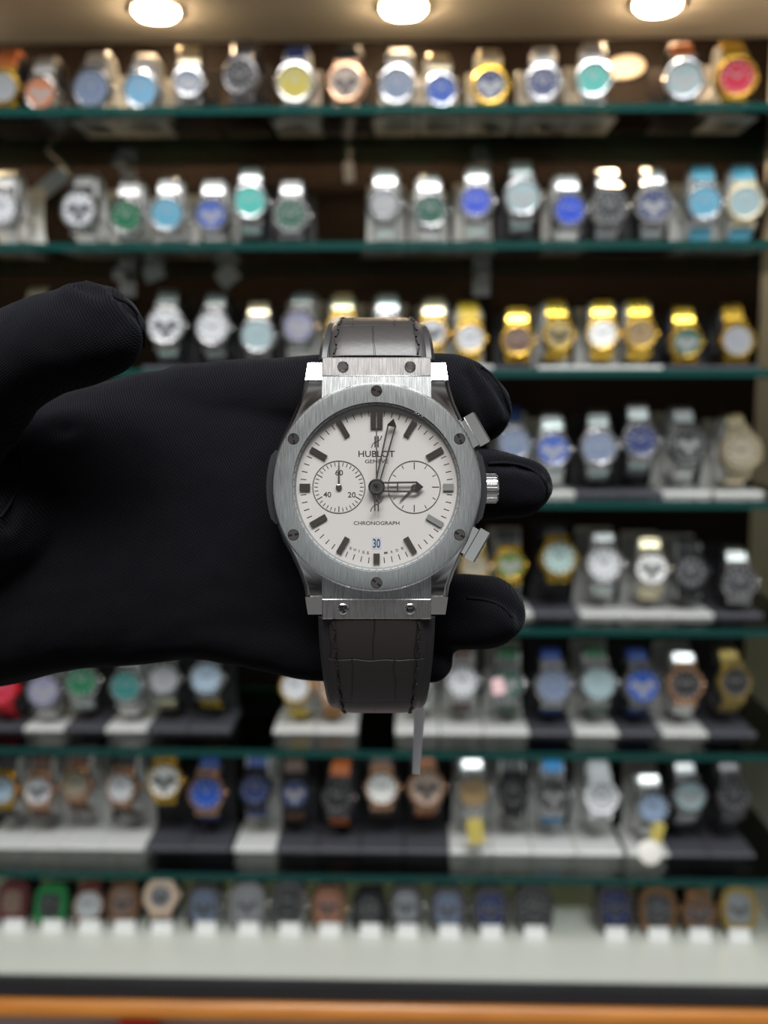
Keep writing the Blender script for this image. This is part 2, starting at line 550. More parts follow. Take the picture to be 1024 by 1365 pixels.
# rehaut: the sloping ring inside the bezel with its dashed graduation
ZD = -1.9
reh = MB().lathe([(16.9 * mm, -0.5 * mm), (16.72 * mm, -0.5 * mm), (16.15 * mm, (ZD + 0.02) * mm), (16.9 * mm, (ZD - 0.3) * mm)], 120, closed=True).build('rehaut', mat('silver_ring', (0.24, 0.25, 0.25), 0, 0.6), watch)
gr = MB()
for i in range(72):
    a0 = 2 * PI * (i + 0.12) / 72
    a1 = 2 * PI * (i + 0.86) / 72
    q = []
    for r, z in ((16.62, -0.72), (16.50, -0.93)):
        q.append([(r * mm * math.cos(t), r * mm * math.sin(t), (z + 0.035) * mm) for t in (a0, (a0 + a1) / 2, a1)])
    gr.add(q[0] + q[1], [(0, 1, 4, 3), (1, 2, 5, 4)])
gr.build('graduation', mat('pale_enamel', (0.55, 0.55, 0.54), 0, 0.5), reh, smooth=0)

# dial
dial_mat = mat('silver_white_dial', (0.66, 0.615, 0.59), 0, 0.42, 0.0, 0.4)
dial = MB().lathe([(16.3 * mm, (ZD - 0.5) * mm), (16.3 * mm, ZD * mm)], 120).build('dial', dial_mat, watch, smooth=0)
ink = mat('black_dial_print', (0.02, 0.02, 0.022), 0, 0.5)
D = 1 / 6.637 * mm       # metres per photo pixel on the dial plane


def rz(a):
    return Matrix.Rotation(rad(a), 4, 'Z')


trk = MB()
for i in range(60):
    if i % 5 == 0:
        continue
    trk.box((98 * D, 0, (ZD + 0.01) * mm), (7.5 * D, 1.15 * D, 0.02 * mm), rz(90 - i * 6))
trk.build('minute_track', ink, dial, smooth=0)
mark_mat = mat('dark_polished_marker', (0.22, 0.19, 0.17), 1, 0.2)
mark_glint = mat('glint_polished_marker', (0.92, 0.92, 0.88), 1, 0.25)  # same marker metal, its catch of light put into the colour
for h in range(12):
    ln, wd, rc = 23.5, 7.4, 89.5
    if h in (3, 9): ln, wd, rc = 14, 9, 95.5
    if h == 6: ln, wd, rc = 13.5, 8.2, 95.2
    M = rz(90 - h * 30)
    m_ = MB()
    offs = (-4.3, 4.3) if h == 0 else (0,)
    for oy in offs:
        w2 = wd / 2
        L0, L1 = (rc - ln / 2) * D, (rc + ln / 2) * D
        zb = ZD * mm
        for y0, y1 in ((-w2, -0.9), (-0.9, 0.9), (0.9, w2)):
            zt2 = (ZD + (0.42 if abs(y0 + y1) > 0.1 else 0.28)) * mm
            m_.box(((L0 + L1) / 2, (oy + (y0 + y1) / 2) * D, (zb + zt2) / 2), (L1 - L0, (y1 - y0) * D, zt2 - zb), M)
    m_.build('hour_marker', mark_glint if h in (3, 4) else mark_mat, dial, smooth=0)


def text_mesh(s, w, h, cx, cy, z, M=None, parent=None, name='lettering', m=None, ref=None, lift=0.012):
    cu = bpy.data.curves.new('lettering_curve', 'FONT')
    cu.body = s
    cu.resolution_u = 4
    cu.offset = 0.014
    t = bpy.data.objects.new('lettering_source', cu)
    COL.objects.link(t)
    dg = bpy.context.evaluated_depsgraph_get()
    me = bpy.data.meshes.new_from_object(t.evaluated_get(dg))
    bpy.data.objects.remove(t)
    bpy.data.curves.remove(cu)
    xs = [v.co.x for v in me.vertices]
    ys = [v.co.y for v in me.vertices]
    x0, x1, y0, y1 = min(xs), max(xs), min(ys), max(ys)
    for v in me.vertices:
        p = Vector(((v.co.x - (x0 + x1) / 2) / (x1 - x0) * w + cx, (v.co.y - (y0 + y1) / 2) / (y1 - y0) * h + cy, z + lift * mm))
        v.co = M @ p if M is not None else p
    me.name = name
    return link(name, me, m or ink, parent) if parent is not False else me


Zp = ZD * mm
text_mesh('HUBLOT', 48.5 * D, 8.6 * D, 0, 44.3 * D, Zp, None, dial, 'brand_lettering')
text_mesh('GENÈVE', 31 * D, 6.2 * D, 0, 34.9 * D, Zp, None, dial, 'city_lettering')
text_mesh('CHRONOGRAPH', 61 * D, 5.0 * D, 0, -48 * D, Zp, None, dial, 'chronograph_lettering')


def emblem(mb_, cx, cy, h, z, thick=0.02):
    """the H emblem: two uprights with a curled diagonal crossing them"""
    k = h / 16.0
    mb_.box(((cx - 2.0 * k) * D, cy * D, z), (1.7 * k * D, 15 * k * D, thick * mm))
    mb_.box(((cx + 2.0 * k) * D, cy * D, z), (1.7 * k * D, 15 * k * D, thick * mm))
    pts = []
    for i in range(17):
        t = -1 + i / 8
        pts.append(((cx + 6.8 * k * t) * D, (cy + k * (3.0 * t + 5.0 * t ** 5)) * D))
    for (xa, ya), (xb, yb) in zip(pts, pts[1:]):
        dx, dy = xb - xa, yb - ya
        q = math.hypot(dx, dy)
        nx, ny = -dy / q * 0.55 * k * D, dx / q * 0.55 * k * D
        z1 = z + thick * 0.5 * mm
        mb_.add([(xa + nx, ya + ny, z1), (xb + nx, yb + ny, z1), (xb - nx, yb - ny, z1), (xa - nx, ya - ny, z1)], [(0, 1, 2, 3)])
    return mb_


emblem(MB(), 0, 60.5, 16, Zp + 0.015 * mm).build('emblem', ink, dial, smooth=0)


def arc_text(s, a0, a1, r, h):
    obs = MB()
    for i, ch in enumerate(s):
        a = a0 + (a1 - a0) * i / (len(s) - 1)
        w = {'W': 4.6, 'M': 4.4, 'I': 0.8}.get(ch, 3.2)
        me = text_mesh(ch, w * D, h * D, 0, 0, Zp, Matrix.Rotation(rad(a + 90), 4, 'Z') @ Matrix.Translation((0, -r * D, 0)), False)
        obs.add([tuple(v.co) for v in me.vertices], [tuple(p.vertices) for p in me.polygons])
        bpy.data.meshes.remove(me)
    return obs


arc_text('SWISS', -113, -97.5, 88.5, 3.6).build('origin_lettering', ink, dial, smooth=0)
arc_text('MADE', -82, -67, 88.5, 3.6).build('origin_lettering', ink, dial, smooth=0)
dw = MB().box((0, -75 * D, Zp + 0.006 * mm), (12.5 * D, 16.5 * D, 0.012 * mm)).build('date_window', mat('pale_blue_date', (0.50, 0.54, 0.62), 0, 0.4), dial, smooth=0)
text_mesh('30', 9.6 * D, 12 * D, 0, -75 * D, Zp, None, dial, 'date_numeral', mat('date_ink', (0.015, 0.02, 0.05), 0, 0.5), lift=0.02)

# the two subdials
silver_line = mat('silver_ring_line', (0.42, 0.38, 0.35), 1, 0.25)
for side in (-1, 1):
    C_ = Matrix.Translation((side * 50.2 * D, 0, 0))
    ring = MB().lathe([(34.2 * D, Zp), (35.4 * D, Zp), (35.4 * D, Zp + 0.06 * mm), (34.2 * D, Zp + 0.06 * mm)], 72, C_, closed=True).build('subdial_ring', silver_line, dial)
    tk = MB()
    if side < 0:
        for i in range(36):
            big = i % 6 == 0
            tk.box(((30.5 if not big else 29.5) * D, 0, Zp + 0.01 * mm), ((5 if not big else 8) * D, (1.0 if not big else 1.3) * D, 0.02 * mm), C_ @ rz(90 - i * 10))
    else:
        for i in range(12):
            big = i % 3 == 0
            tk.box(((30.5 if not big else 28.5) * D, 0, Zp + 0.01 * mm), ((5 if not big else 9.5) * D, (1.0 if not big else 1.3) * D, 0.02 * mm), C_ @ rz(90 - i * 30))
    tk.build('subdial_track', ink, dial, smooth=0)
    if side < 0:
        for s_, x, y in (('60', 0.3, 19.2), ('20', 17, -10.3), ('40', -15.5, -10)):
            text_mesh(s_, 10.4 * D, 7.4 * D, (side * 50.2 + x) * D, y * D, Zp, None, dial, 'subdial_numeral')
    hd = MB()
    hd.lathe([(4.0 * D, Zp), (4.0 * D, Zp + 0.35 * mm), (2.6 * D, Zp + 0.45 * mm)], 24, C_)
    hd.lathe([(1.5 * D, Zp + 0.4 * mm), (1.2 * D, Zp + 0.55 * mm)], 16, C_)
    ang, ln, tail = (90, 31, 0) if side < 0 else (-135.5, 27, 0)
    hd.prism([(0, -1.4 * D), (ln * D, -0.5 * D), (ln * D, 0.5 * D), (0, 1.4 * D)], Zp + 0.22 * mm, Zp + 0.34 * mm, 0, C_ @ rz(ang))
    hd.build('subdial_hand', steel_hand, dial, smooth=0)


def frame_hand(L, w, tip, bar, z, t, ang, root_r, taper=0.62):
    """skeleton hand: two rails, a pointed tip with slopes, a bar across"""
    h = MB()
    M = rz(ang)
    z0, z1 = z * mm, (z + t) * mm
    rail = w * 0.18
    x0, xt = root_r, L - tip
    for s_ in (-1, 1):
        a, b2 = s_ * (w / 2 * taper), s_ * (w / 2)
        h.rings([[(x0 * D, (a - s_ * rail) * D, z0), (x0 * D, a * D, z0), (x0 * D, a * D, z1), (x0 * D, (a - s_ * rail) * D, z1)],
                 [(xt * D, (b2 - s_ * rail) * D, z0), (xt * D, b2 * D, z0), (xt * D, b2 * D, z1), (xt * D, (b2 - s_ * rail) * D, z1)]], M=M)
        # tip half, sloping from the ridge
        vs = [(xt * D, 0, z1 + 0.10 * mm), (L * D, 0, z1), (xt * D, b2 * D, z1), ((xt - bar) * D, (b2 - 0) * D, z1), ((xt - bar) * D, 0, z1 + 0.10 * mm),
              (xt * D, 0, z0), (L * D, 0, z0), (xt * D, b2 * D, z0), ((xt - bar) * D, b2 * D, z0), ((xt - bar) * D, 0, z0)]
        h.add(vs, [(0, 1, 2), (0, 2, 3, 4), (1, 6, 7, 2), (2, 7, 8, 3), (3, 8, 9, 4), (5, 7, 6), (5, 9, 8, 7)], M)
    return h, M, z0, z1


h, M, z0, z1 = frame_hand(62.5, 15.0, 9, 1.5, -1.25, 0.14, 0, 7, 0.92)
h.box((22 * D, 0, (z0 + z1) / 2), (12 * D, 1.6 * D, z1 - z0), M)
h.box((28 * D, 0, (z0 + z1) / 2), (1.8 * D, 11 * D, z1 - z0), M)
h.lathe([(10.5 * D, z0), (10.5 * D, z1)], 36)
h.build('hour_hand', steel_hand, watch, smooth=0)
h, M, z0, z1 = frame_hand(93.5, 12.0, 9, 2, -0.98, 0.13, 90 - 14.0, 8)
h.lathe([(10.0 * D, z0), (10.0 * D, z1)], 36)
h.build('minute_hand', steel_hand, watch, smooth=0)
ch = MB()
zc0, zc1 = -0.75 * mm, -0.66 * mm
ch.prism([(-16 * D, -1.0 * D), (78 * D, -0.65 * D), (78 * D, 0.65 * D), (-16 * D, 1.0 * D)], zc0, zc1, 0, rz(90))
ch.lathe([(11 * D, -0.80 * mm), (11 * D, -0.62 * mm), (9.6 * D, -0.55 * mm), (7.5 * D, -0.55 * mm)], 40)
ch.lathe([(5 * D, -0.6 * mm), (5 * D, -0.46 * mm), (3.6 * D, -0.42 * mm)], 30)
chand = ch.build('chronograph_hand', steel_hand, watch, smooth=25)
emblem(MB(), 0, -23.5, 18.5, (zc0 + zc1) / 2, 0.09).build('emblem_counterweight', steel_hand, chand, smooth=0)
MB().lathe([(2.4 * D, -0.45 * mm), (2.0 * D, -0.36 * mm)], 20).build('pinion_cap', recess, chand)

crys = glass_mat('watch_crystal', (0.995, 0.998, 0.995), 0.01, 0.45)
MB().lathe([(16.8 * mm, -0.30 * mm), (16.8 * mm, -0.12 * mm), (16.7 * mm, -0.06 * mm)], 96).build('crystal', crys, watch, smooth=0)

# side inserts, pushers and crown
for side in (-1, 1):
    pts_o, pts_i = [], []
    a1 = 20 if side < 0 else 19.5
    for q in range(13):
        a = rad(-a1 + 2 * a1 * q / 12)
        pts_o.append((21.85 * math.cos(a) + (0.25 if abs(q - 6) < 6 else -0.35), 21.85 * math.sin(a)))
        pts_i.append((19.6 * math.cos(a), 19.6 * math.sin(a)))
    poly = [(side * x * mm, y * mm) for x, y in pts_o + pts_i[::-1]]
    MB().rings([[(x, y, -8.5 * mm) for x, y in poly], [(x, y, -1.4 * mm) for x, y in poly]]).build('side_insert', black_rubber, watch)

for sy in (-1, 1):
    M = Matrix.Translation((0, 0, -5.2 * mm)) @ rz(30 * sy)
    pu = MB()
    pu.prism([(19.8 * mm, -2.9 * mm), (22.2 * mm, -2.9 * mm), (22.2 * mm, 2.9 * mm), (19.8 * mm, 2.9 * mm)], -2.1 * mm, 2.1 * mm, 0, M)
    p_ = pu.build('pusher_collar', steel_pol, watch, smooth=0)
    q = MB()
    MY = M @ Matrix.Translation((22.2 * mm, 0, 0)) @ Matrix.Rotation(rad(90), 4, 'Y')
    q.prism([(-2.6 * mm, -3.4 * mm), (2.6 * mm, -3.4 * mm), (2.6 * mm, 3.4 * mm), (-2.6 * mm, 3.4 * mm)], 0, 2.5 * mm, 0.35 * mm, MY, ch0=0.15 * mm)
    q.build('pusher', steel_pol, watch, smooth=0)
MX = Matrix.Translation((21.2 * mm, -0.2 * mm, -5.4 * mm)) @ Matrix.Rotation(rad(90), 4, 'Y')
kn = []
nk = 26
for j in range(nk):
    a = 2 * PI * j / nk
    for da, rr in ((-0.30, 2.85), (-0.14, 3.05), (0.14, 3.05), (0.30, 2.85)):
        t = a + da * 2 * PI / nk
        kn.append((rr * mm * math.cos(t), rr * mm * math.sin(t)))
crown = MB().prism(kn, 0.7 * mm, 3.5 * mm, 0.35 * mm, MX).build('crown', steel_pol, watch, smooth=20)
MB().lathe([(1.7 * mm, -1.5 * mm), (1.7 * mm, 0.9 * mm)], 24, MX).build('crown_stem', steel_pol, crown)

# strap: rubber base band with a leather face and stitching
def spline(pts, n):
    """Catmull-Rom through 2-D points"""
    out = []
    k = len(pts)
    for i in range(k - 1):
        p0 = pts[max(i - 1, 0)]; p1 = pts[i]; p2 = pts[i + 1]; p3 = pts[min(i + 2, k - 1)]
        for j in range(n):
            t = j / n
            out.append(tuple(0.5 * ((2 * p1[c]) + (-p0[c] + p2[c]) * t + (2 * p0[c] - 5 * p1[c] + 4 * p2[c] - p3[c]) * t * t + (-p0[c] + 3 * p1[c] - 3 * p2[c] + p3[c]) * t ** 3) for c in range(len(p1))))
    out.append(tuple(pts[-1]))
    return out


up_pts = [(25.6, -4.9, 23.6), (28.6, -6.6, 23.2), (31.6, -9.6, 22.4), (34.0, -14.0, 21.4), (35.0, -20, 20.6), (34.5, -28, 20), (31, -38, 19.4), (22, -45, 19), (8, -48, 18.6), (-2, -48.4, 18.4)]
dn_pts = [(-26.2, -4.9, 23.8), (-31, -6.4, 23.6), (-36, -8.6, 23.0), (-41, -11.8, 22.2), (-45.2, -16.5, 21.3), (-47.2, -23, 20.6), (-46.5, -31, 20), (-41, -39, 19.4), (-30, -45, 19), (-14, -48, 18.6), (-4, -48.4, 18.4)]
leather = mat('dark_alligator_leather', (0.040, 0.033, 0.030), 0, 0.42, 0.0, 0.5)
n, l, b = nodes_of(leather)
uvn = n.new('ShaderNodeUVMap')
nz = n.new('ShaderNodeTexNoise'); nz.inputs['Scale'].default_value = 90; nz.inputs['Detail'].default_value = 2
vm = n.new('ShaderNodeVectorMath'); vm.operation = 'MULTIPLY_ADD'
vm.inputs[1].default_value = (0.0030, 0.0030, 0)
br = n.new('ShaderNodeTexBrick')
br.inputs['Scale'].default_value = 1.0
br.inputs['Brick Width'].default_value = 0.0088
br.inputs['Row Height'].default_value = 0.0115
br.inputs['Mortar Size'].default_value = 0.00018
br.inputs['Mortar Smooth'].default_value = 0.5
br.inputs['Color1'].default_value = (0.019, 0.0155, 0.014, 1)
br.inputs['Color2'].default_value = (0.015, 0.012, 0.0115, 1)
br.inputs['Mortar'].default_value = (0.008, 0.007, 0.007, 1)
n2 = n.new('ShaderNodeTexNoise'); n2.inputs['Scale'].default_value = 900
bp = n.new('ShaderNodeBump'); bp.inputs['Strength'].default_value = 0.6; bp.inputs['Distance'].default_value = 0.0003
bp.invert = True
bp2 = n.new('ShaderNodeBump'); bp2.inputs['Strength'].default_value = 0.25; bp2.inputs['Distance'].default_value = 0.00015
l.new(uvn.outputs[0], nz.inputs[0]); l.new(nz.outputs['Color'], vm.inputs[0]); l.new(uvn.outputs[0], vm.inputs[2])
l.new(vm.outputs[0], br.inputs[0]); l.new(br.outputs['Color'], b.inputs['Base Color'])
l.new(uvn.outputs[0], n2.inputs[0])
l.new(br.outputs['Fac'], bp.inputs['Height']); l.new(n2.outputs[0], bp2.inputs['Height']); l.new(bp2.outputs[0], bp.inputs['Normal']); l.new(bp.outputs[0], b.inputs['Normal'])
thread = mat('black_thread', (0.006, 0.006, 0.007), 0, 0.6)
for nm, pts in (('upper', up_pts), ('lower', dn_pts)):
    sp = spline(pts, 8)
    path = [(q[0] * mm, q[1] * mm) for q in sp]
    wd = [q[2] * mm for q in sp]
    rub = MB().strip(path, wd, 2.2 * mm, rnd=0.3).build('strap', black_rubber, watch, smooth=40)
    sgn = 1 if nm == 'upper' else -1
    k = len(path)
    # leather face: a cushion lying on the outer side
    rs, uv, acc = [], [], 0.0
    frames = []
    for i in range(k):
        i0, i1 = max(i - 1, 0), min(i + 1, k - 1)
        tb, tc_ = path[i1][0] - path[i0][0], path[i1][1] - path[i0][1]
        q = math.hypot(tb, tc_)
        nb, nc = -tc_ / q * sgn, tb / q * sgn
        if i:
            acc += math.hypot(path[i][0] - path[i - 1][0], path[i][1] - path[i - 1][1])
        frames.append((path[i], (nb, nc), wd[i] / 2 - 1.35 * mm, acc))
    lm = MB()
    NX = 12
    for (pb, pc), (nb, nc), hw, ac in frames:
        row = []
        for j in range(NX + 1):
            u = -1 + 2 * j / NX
            hh = (0.9 + 1.35 * (1 - abs(u) ** 6) ** 0.5) * mm
            row.append((u * hw, pb + nb * hh, pc + nc * hh))
        row.append((0.9 * hw, pb + nb * 0.8 * mm, pc + nc * 0.8 * mm))
        row.append((-0.9 * hw, pb + nb * 0.8 * mm, pc + nc * 0.8 * mm))
        lm.v.extend(Vector(p) for p in row)
    nn = NX + 3
    for i in range(k - 1):
        for j in range(nn):
            j2 = (j + 1) % nn
            lm.f.append([i * nn + j, i * nn + j2, (i + 1) * nn + j2, (i + 1) * nn + j])
    lm.f.append(list(range(nn)))
    lm.f.append(list(range((k - 1) * nn, k * nn)))
    me = lm.mesh('leather_face', 50)
    ul = me.uv_layers.new(name='UVMap')
    for p_ in me.polygons:
        for li in p_.loop_indices:
            vi = me.loops[li].vertex_index
            ul.data[li].uv = (me.vertices[vi].co.x + 0.0036, frames[min(vi // nn, k - 1)][3] + (0.0022 if nm == 'upper' else 0.0016))
    link('leather_face', me, leather, rub)
    # stitches, a slanted run down each margin
    st = MB()
    total = frames[-1][3]
    ns = int(min(total, 40 * mm) / (2.0 * mm))
    for sx in (-1, 1):
        for q in range(ns):
            ends = []
            for t in (q * 2.0 * mm + 0.5 * mm, q * 2.0 * mm + 2.05 * mm):
                i = next((ii for ii in range(k - 1) if frames[ii + 1][3] >= t), k - 2)
                f0, f1 = frames[i], frames[i + 1]
                w_ = (t - f0[3]) / max(1e-9, f1[3] - f0[3])
                pb = f0[0][0] * (1 - w_) + f1[0][0] * w_
                pc = f0[0][1] * (1 - w_) + f1[0][1] * w_
                ends.append((pb + f0[1][0] * 2.22 * mm, pc + f0[1][1] * 2.22 * mm, f0[2]))
            jig = 0.18 * mm * (1 if q % 2 else -1)
            a_ = (sx * (ends[0][2] - 1.9 * mm) + jig, ends[0][0], ends[0][1])
            b_ = (sx * (ends[1][2] - 1.9 * mm) - jig, ends[1][0], ends[1][1])
            st.tube([a_, b_], 0.22 * mm, 6)
    st.build('stitching', thread, rub)
MB().box((0, -3 * mm, -50.3 * mm), (19.5 * mm, 16 * mm, 1.4 * mm)).build('folding_clasp', plate_mat, watch)

# plastic tag hanging from the watch
tg = empty('hang_tag', P(557, 985, 0.245), 'narrow white plastic tag hanging below the leather watch strap', 'tag')
MT = R3.to_4x4()
tb = MB()
tb.prism([(-0.0009, -0.0085), (0.0009, -0.0085), (0.0014, 0.006), (0.0008, 0.0088), (-0.0008, 0.0088), (-0.0012, 0.006)], -0.0004, 0.0004, 0.0001, MT @ Matrix.Rotation(rad(-3), 4, 'Z'))
tb.build('tag_strip', mat('white_plastic', (0.88, 0.88, 0.92), 0, 0.4), tg)
tp = P(557, 985, 0.245)
MB().tube([P(559, 938, 0.2448) - tp, P(560, 925, 0.246) - tp, P(558, 900, 0.2502) - tp], 0.00025, 6).build('tag_thread', mat('white_thread', (0.7, 0.7, 0.7), 0, 0.6), tg)

# ------------------------------------------------------------------ the gloved hand
def HP(px, py, d):
    return P(px, py, d)


glove = mat('black_knit_glove', (0.0075, 0.0075, 0.0092), 0, 0.9, 0.0, 0.03, 0.045)
n, l, b = nodes_of(glove)
b.inputs['Sheen Roughness'].default_value = 0.5
b.inputs['Sheen Tint'].default_value = (0.8, 0.85, 1.0, 1)
tc = n.new('ShaderNodeTexCoord')
mp = n.new('ShaderNodeMapping'); mp.inputs['Rotation'].default_value = (0.2, 0.5, 0.25)
w1 = n.new('ShaderNodeTexWave'); w1.inputs['Scale'].default_value = 640; w1.inputs['Distortion'].default_value = 0.8; w1.inputs['Detail'].default_value = 1; w1.bands_direction = 'X'
w2 = n.new('ShaderNodeTexWave'); w2.inputs['Scale'].default_value = 780; w2.inputs['Distortion'].default_value = 0.8; w2.bands_direction = 'Z'
ad = n.new('ShaderNodeMath'); ad.operation = 'MULTIPLY'
bp = n.new('ShaderNodeBump'); bp.inputs['Strength'].default_value = 0.55; bp.inputs['Distance'].default_value = 0.00014
l.new(tc.outputs['Object'], mp.inputs[0]); l.new(mp.outputs[0], w1.inputs[0]); l.new(mp.outputs[0], w2.inputs[0])
l.new(w1.outputs['Fac'], ad.inputs[0]); l.new(w2.outputs['Fac'], ad.inputs[1])
l.new(ad.outputs[0], bp.inputs['Height']); l.new(bp.outputs[0], b.inputs['Normal'])
rp = n.new('ShaderNodeValToRGB')
rp.color_ramp.elements[0].color = (0.0016, 0.0016, 0.0026, 1)
rp.color_ramp.elements[1].color = (0.0115, 0.011, 0.012, 1)
l.new(ad.outputs[0], rp.inputs[0]); l.new(rp.outputs[0], b.inputs['Base Color'])


def capsule_chain(mb_, joints, n_=20, flat=1.0):
    """joints: (px, py, depth, radius px) -> closed tapered tube with round ends; flat squeezes it along the view"""
    pts = [HP(*j[:3]) for j in joints]
    rr = [j[3] * j[2] / F for j in joints]
    sp = spline([(*p, r) for p, r in zip(pts, rr)], 8)
    pts = [Vector(q[:3]) for q in sp]
    rr = [q[3] for q in sp]
    t0 = (pts[0] - pts[1]).normalized()
    t1 = (pts[-1] - pts[-2]).normalized()
    pre = [(pts[0] + t0 * rr[0] * math.sin(a), rr[0] * math.cos(a)) for a in (rad(82), rad(60), rad(35), rad(15))]
    post = [(pts[-1] + t1 * rr[-1] * math.sin(a), rr[-1] * math.cos(a)) for a in (rad(15), rad(35), rad(60), rad(82))]
    seq = pre + list(zip(pts, rr)) + post
    rs = []
    for i, (p, r) in enumerate(seq):
        t = (seq[min(i + 1, len(seq) - 1)][0] - seq[max(i - 1, 0)][0]).normalized()
        u = (fwd - t * fwd.dot(t)).normalized()
        w = t.cross(u)
        rs.append([p + u * math.cos(2 * PI * j / n_) * r * flat + w * math.sin(2 * PI * j / n_) * r for j in range(n_)])
    mb_.rings(rs)


hm = MB()
# four fingers seen behind the watch, palm side to the viewer
capsule_chain(hm, [(250, 545, .2245, 60), (400, 531, .2225, 57), (520, 527, .2222, 55), (600, 527, .2222, 55), (634, 543, .2224, 49)])
capsule_chain(hm, [(250, 640, .2245, 60), (400, 640, .2225, 54), (540, 641, .2222, 51), (640, 646, .2222, 48), (693, 650, .2226, 41)])
capsule_chain(hm, [(250, 745, .2245, 62), (400, 790, .2225, 56), (540, 812, .2222, 52), (620, 815, .2222, 51), (649, 816, .2224, 50)])
capsule_chain(hm, [(200, 800, .2250, 62), (330, 838, .2235, 52), (440, 868, .2228, 42), (540, 879, .2225, 31), (575, 881, .2225, 29)])
# palm, wrist and forearm, lofted
secs = [(455, 480, 912, .2226, 8.0), (400, 480, 906, .2228, 9.0), (330, 484, 888, .2232, 11.0), (250, 490, 878, .2240, 12.5), (180, 500, 888, .2252, 14.5), (100, 520, 893, .2262, 16.5),
        (0, 545, 914, .2275, 18), (-150, 560, 925, .229, 20), (-330, 570, 930, .230, 24), (-600, 560, 960, .230, 32), (-1000, 545, 1010, .228, 38), (-1500, 535, 1050, .225, 42)]
sp = spline(secs, 5)
rs = []
for px, ya, yb, d, th in sp:
    c = HP(px, (ya + yb) / 2, d)
    hh = (yb - ya) / 2 * d / F
    ring = []
    for j in range(36):
        a = 2 * PI * j / 36
        ca, sa = math.cos(a), math.sin(a)
        ex = 2 / 2.4
        ring.append(c + upv * (hh * math.copysign(abs(sa) ** ex, sa)) + fwd * (th * mm * math.copysign(abs(ca) ** ex, ca)))
    rs.append(ring)
hm.rings(rs)
# thumb root, thumb and the ball of the thumb
capsule_chain(hm, [(-200, 690, .222, 110), (-100, 600, .209, 90), (-20, 510, .198, 74), (50, 466, .1935, 67), (104, 450, .191, 66), (132, 443, .1905, 61)], 24)
capsule_chain(hm, [(-220, 700, .222, 120), (-90, 690, .2145, 112), (10, 690, .214, 80), (60, 660, .2165, 55)], 24)
hm_me = hm.mesh('gloved_hand', 0)
tmp = bpy.data.objects.new('gloved_hand', hm_me)
COL.objects.link(tmp)
md = tmp.modifiers.new('remesh', 'REMESH'); md.mode = 'VOXEL'; md.voxel_size = 0.0009
md = tmp.modifiers.new('smooth', 'SMOOTH'); md.factor = 0.5; md.iterations = 9
dg = bpy.context.evaluated_depsgraph_get()
hand_me = bpy.data.meshes.new_from_object(tmp.evaluated_get(dg))
bpy.data.objects.remove(tmp)
bpy.data.meshes.remove(hm_me)
hc = HP(150, 690, 0.225)
hand_me.name = 'gloved_hand'


def dist_seg(p, a, b):
    ab = b - a
    t = max(0, min(1, (p - a).dot(ab) / ab.length_squared))
    return (p - a - ab * t).length


# cloth folds: shallow creases along drawn lines plus slow unevenness of the fabric
creases = [
    ([(108, 380, .186), (150, 392, .181), (182, 425, .182), (190, 462, .186)], 2.6, 1.6),
    ([(130, 384, .189), (165, 402, .184), (188, 430, .188)], 1.8, 1.0),
    ([(638, 490, .216), (660, 512, .215), (680, 548, .217)], 2.0, 1.3),
    ([(628, 500, .214), (640, 540, .2135), (655, 590, .216)], 2.5, 1.0),
    ([(640, 619, .214), (690, 621, .2165), (728, 642, .220)], 2.0, 1.3),
    ([(625, 790, .2135), (668, 800, .2145), (690, 822, .218)], 2.6, 0.9),
    ([(-10, 555, .199), (50, 565, .209), (110, 580, .2155)], 3.5, 1.4),
    ([(20, 600, .203), (28, 640, .203), (10, 700, .203)], 2.2, 0.9),
]
crs = []
for line, wid, dep in creases:
    pts = [HP(*q) for q in line]
    crs.append((pts, wid * mm, dep * mm))
hand_me.calc_loop_triangles()
nrm = [v.normal.copy() for v in hand_me.vertices]
for i, v in enumerate(hand_me.vertices):
    p = v.co.copy()
    dsp = 0.00035 * noise.noise(p * 70) + 0.00022 * noise.noise(p * 190)
    for pts, wid, dep in crs:
        if (p - pts[1]).length > 0.05:
            continue
        dd = min(dist_seg(p, a, b2) for a, b2 in zip(pts, pts[1:]))
        if dd < 5 * wid:
            dsp += -0.75 * dep * math.exp(-(dd / (0.5 * wid)) ** 2) + 0.42 * dep * math.exp(-((dd - wid) / (0.7 * wid)) ** 2)
    v.co = p + nrm[i] * dsp - hc
hand_me.update()
hand_me.polygons.foreach_set('use_smooth', [True] * len(hand_me.polygons))
hand = link('gloved_hand', hand_me, glove)
hand.location = hc
tag(hand, 'hand in a black knitted glove holding the steel chronograph on its fingers', 'hand')
bvh = BVHTree.FromPolygons([v.co + hc for v in hand_me.vertices], [tuple(p.vertices) for p in hand_me.polygons])


def on_hand(px, py):
    d = (P(px, py, 1.0) - cam_loc).normalized()
    hit, nn_, _, _ = bvh.ray_cast(cam_loc, d)
    return (hit, nn_) if hit else (None, None)


seams = [[(150, 395), (160, 400), (170, 405), (183, 420), (190, 442), (191, 462)],
         [(641, 489), (655, 500), (667, 516), (676, 534), (680, 550)],
         [(650, 618), (672, 617), (694, 620), (712, 628), (726, 642), (730, 660)],
         [(622, 797), (648, 800), (668, 808), (682, 822)],
         [(26, 590), (30, 615), (26, 645), (14, 670), (0, 690)]]
seam_mat = mat('black_seam_thread', (0.004, 0.004, 0.005), 0, 0.9, spec=0.1)
for s_ in seams:
    pts = []
    for px, py in s_:
        h_, nn_ = on_hand(px, py)
        if h_:
            pts.append(h_ + nn_ * 0.0001 - hc)
    if len(pts) > 2:
        sp = spline([tuple(p) for p in pts], 14)
        rr = [0.00030 + 0.00010 * (i % 2) for i in range(len(sp))]
        rr[0] = rr[-1] = 0.0001
        MB().tube(sp, rr, 8).build('glove_seam', seam_mat, hand, smooth=60)

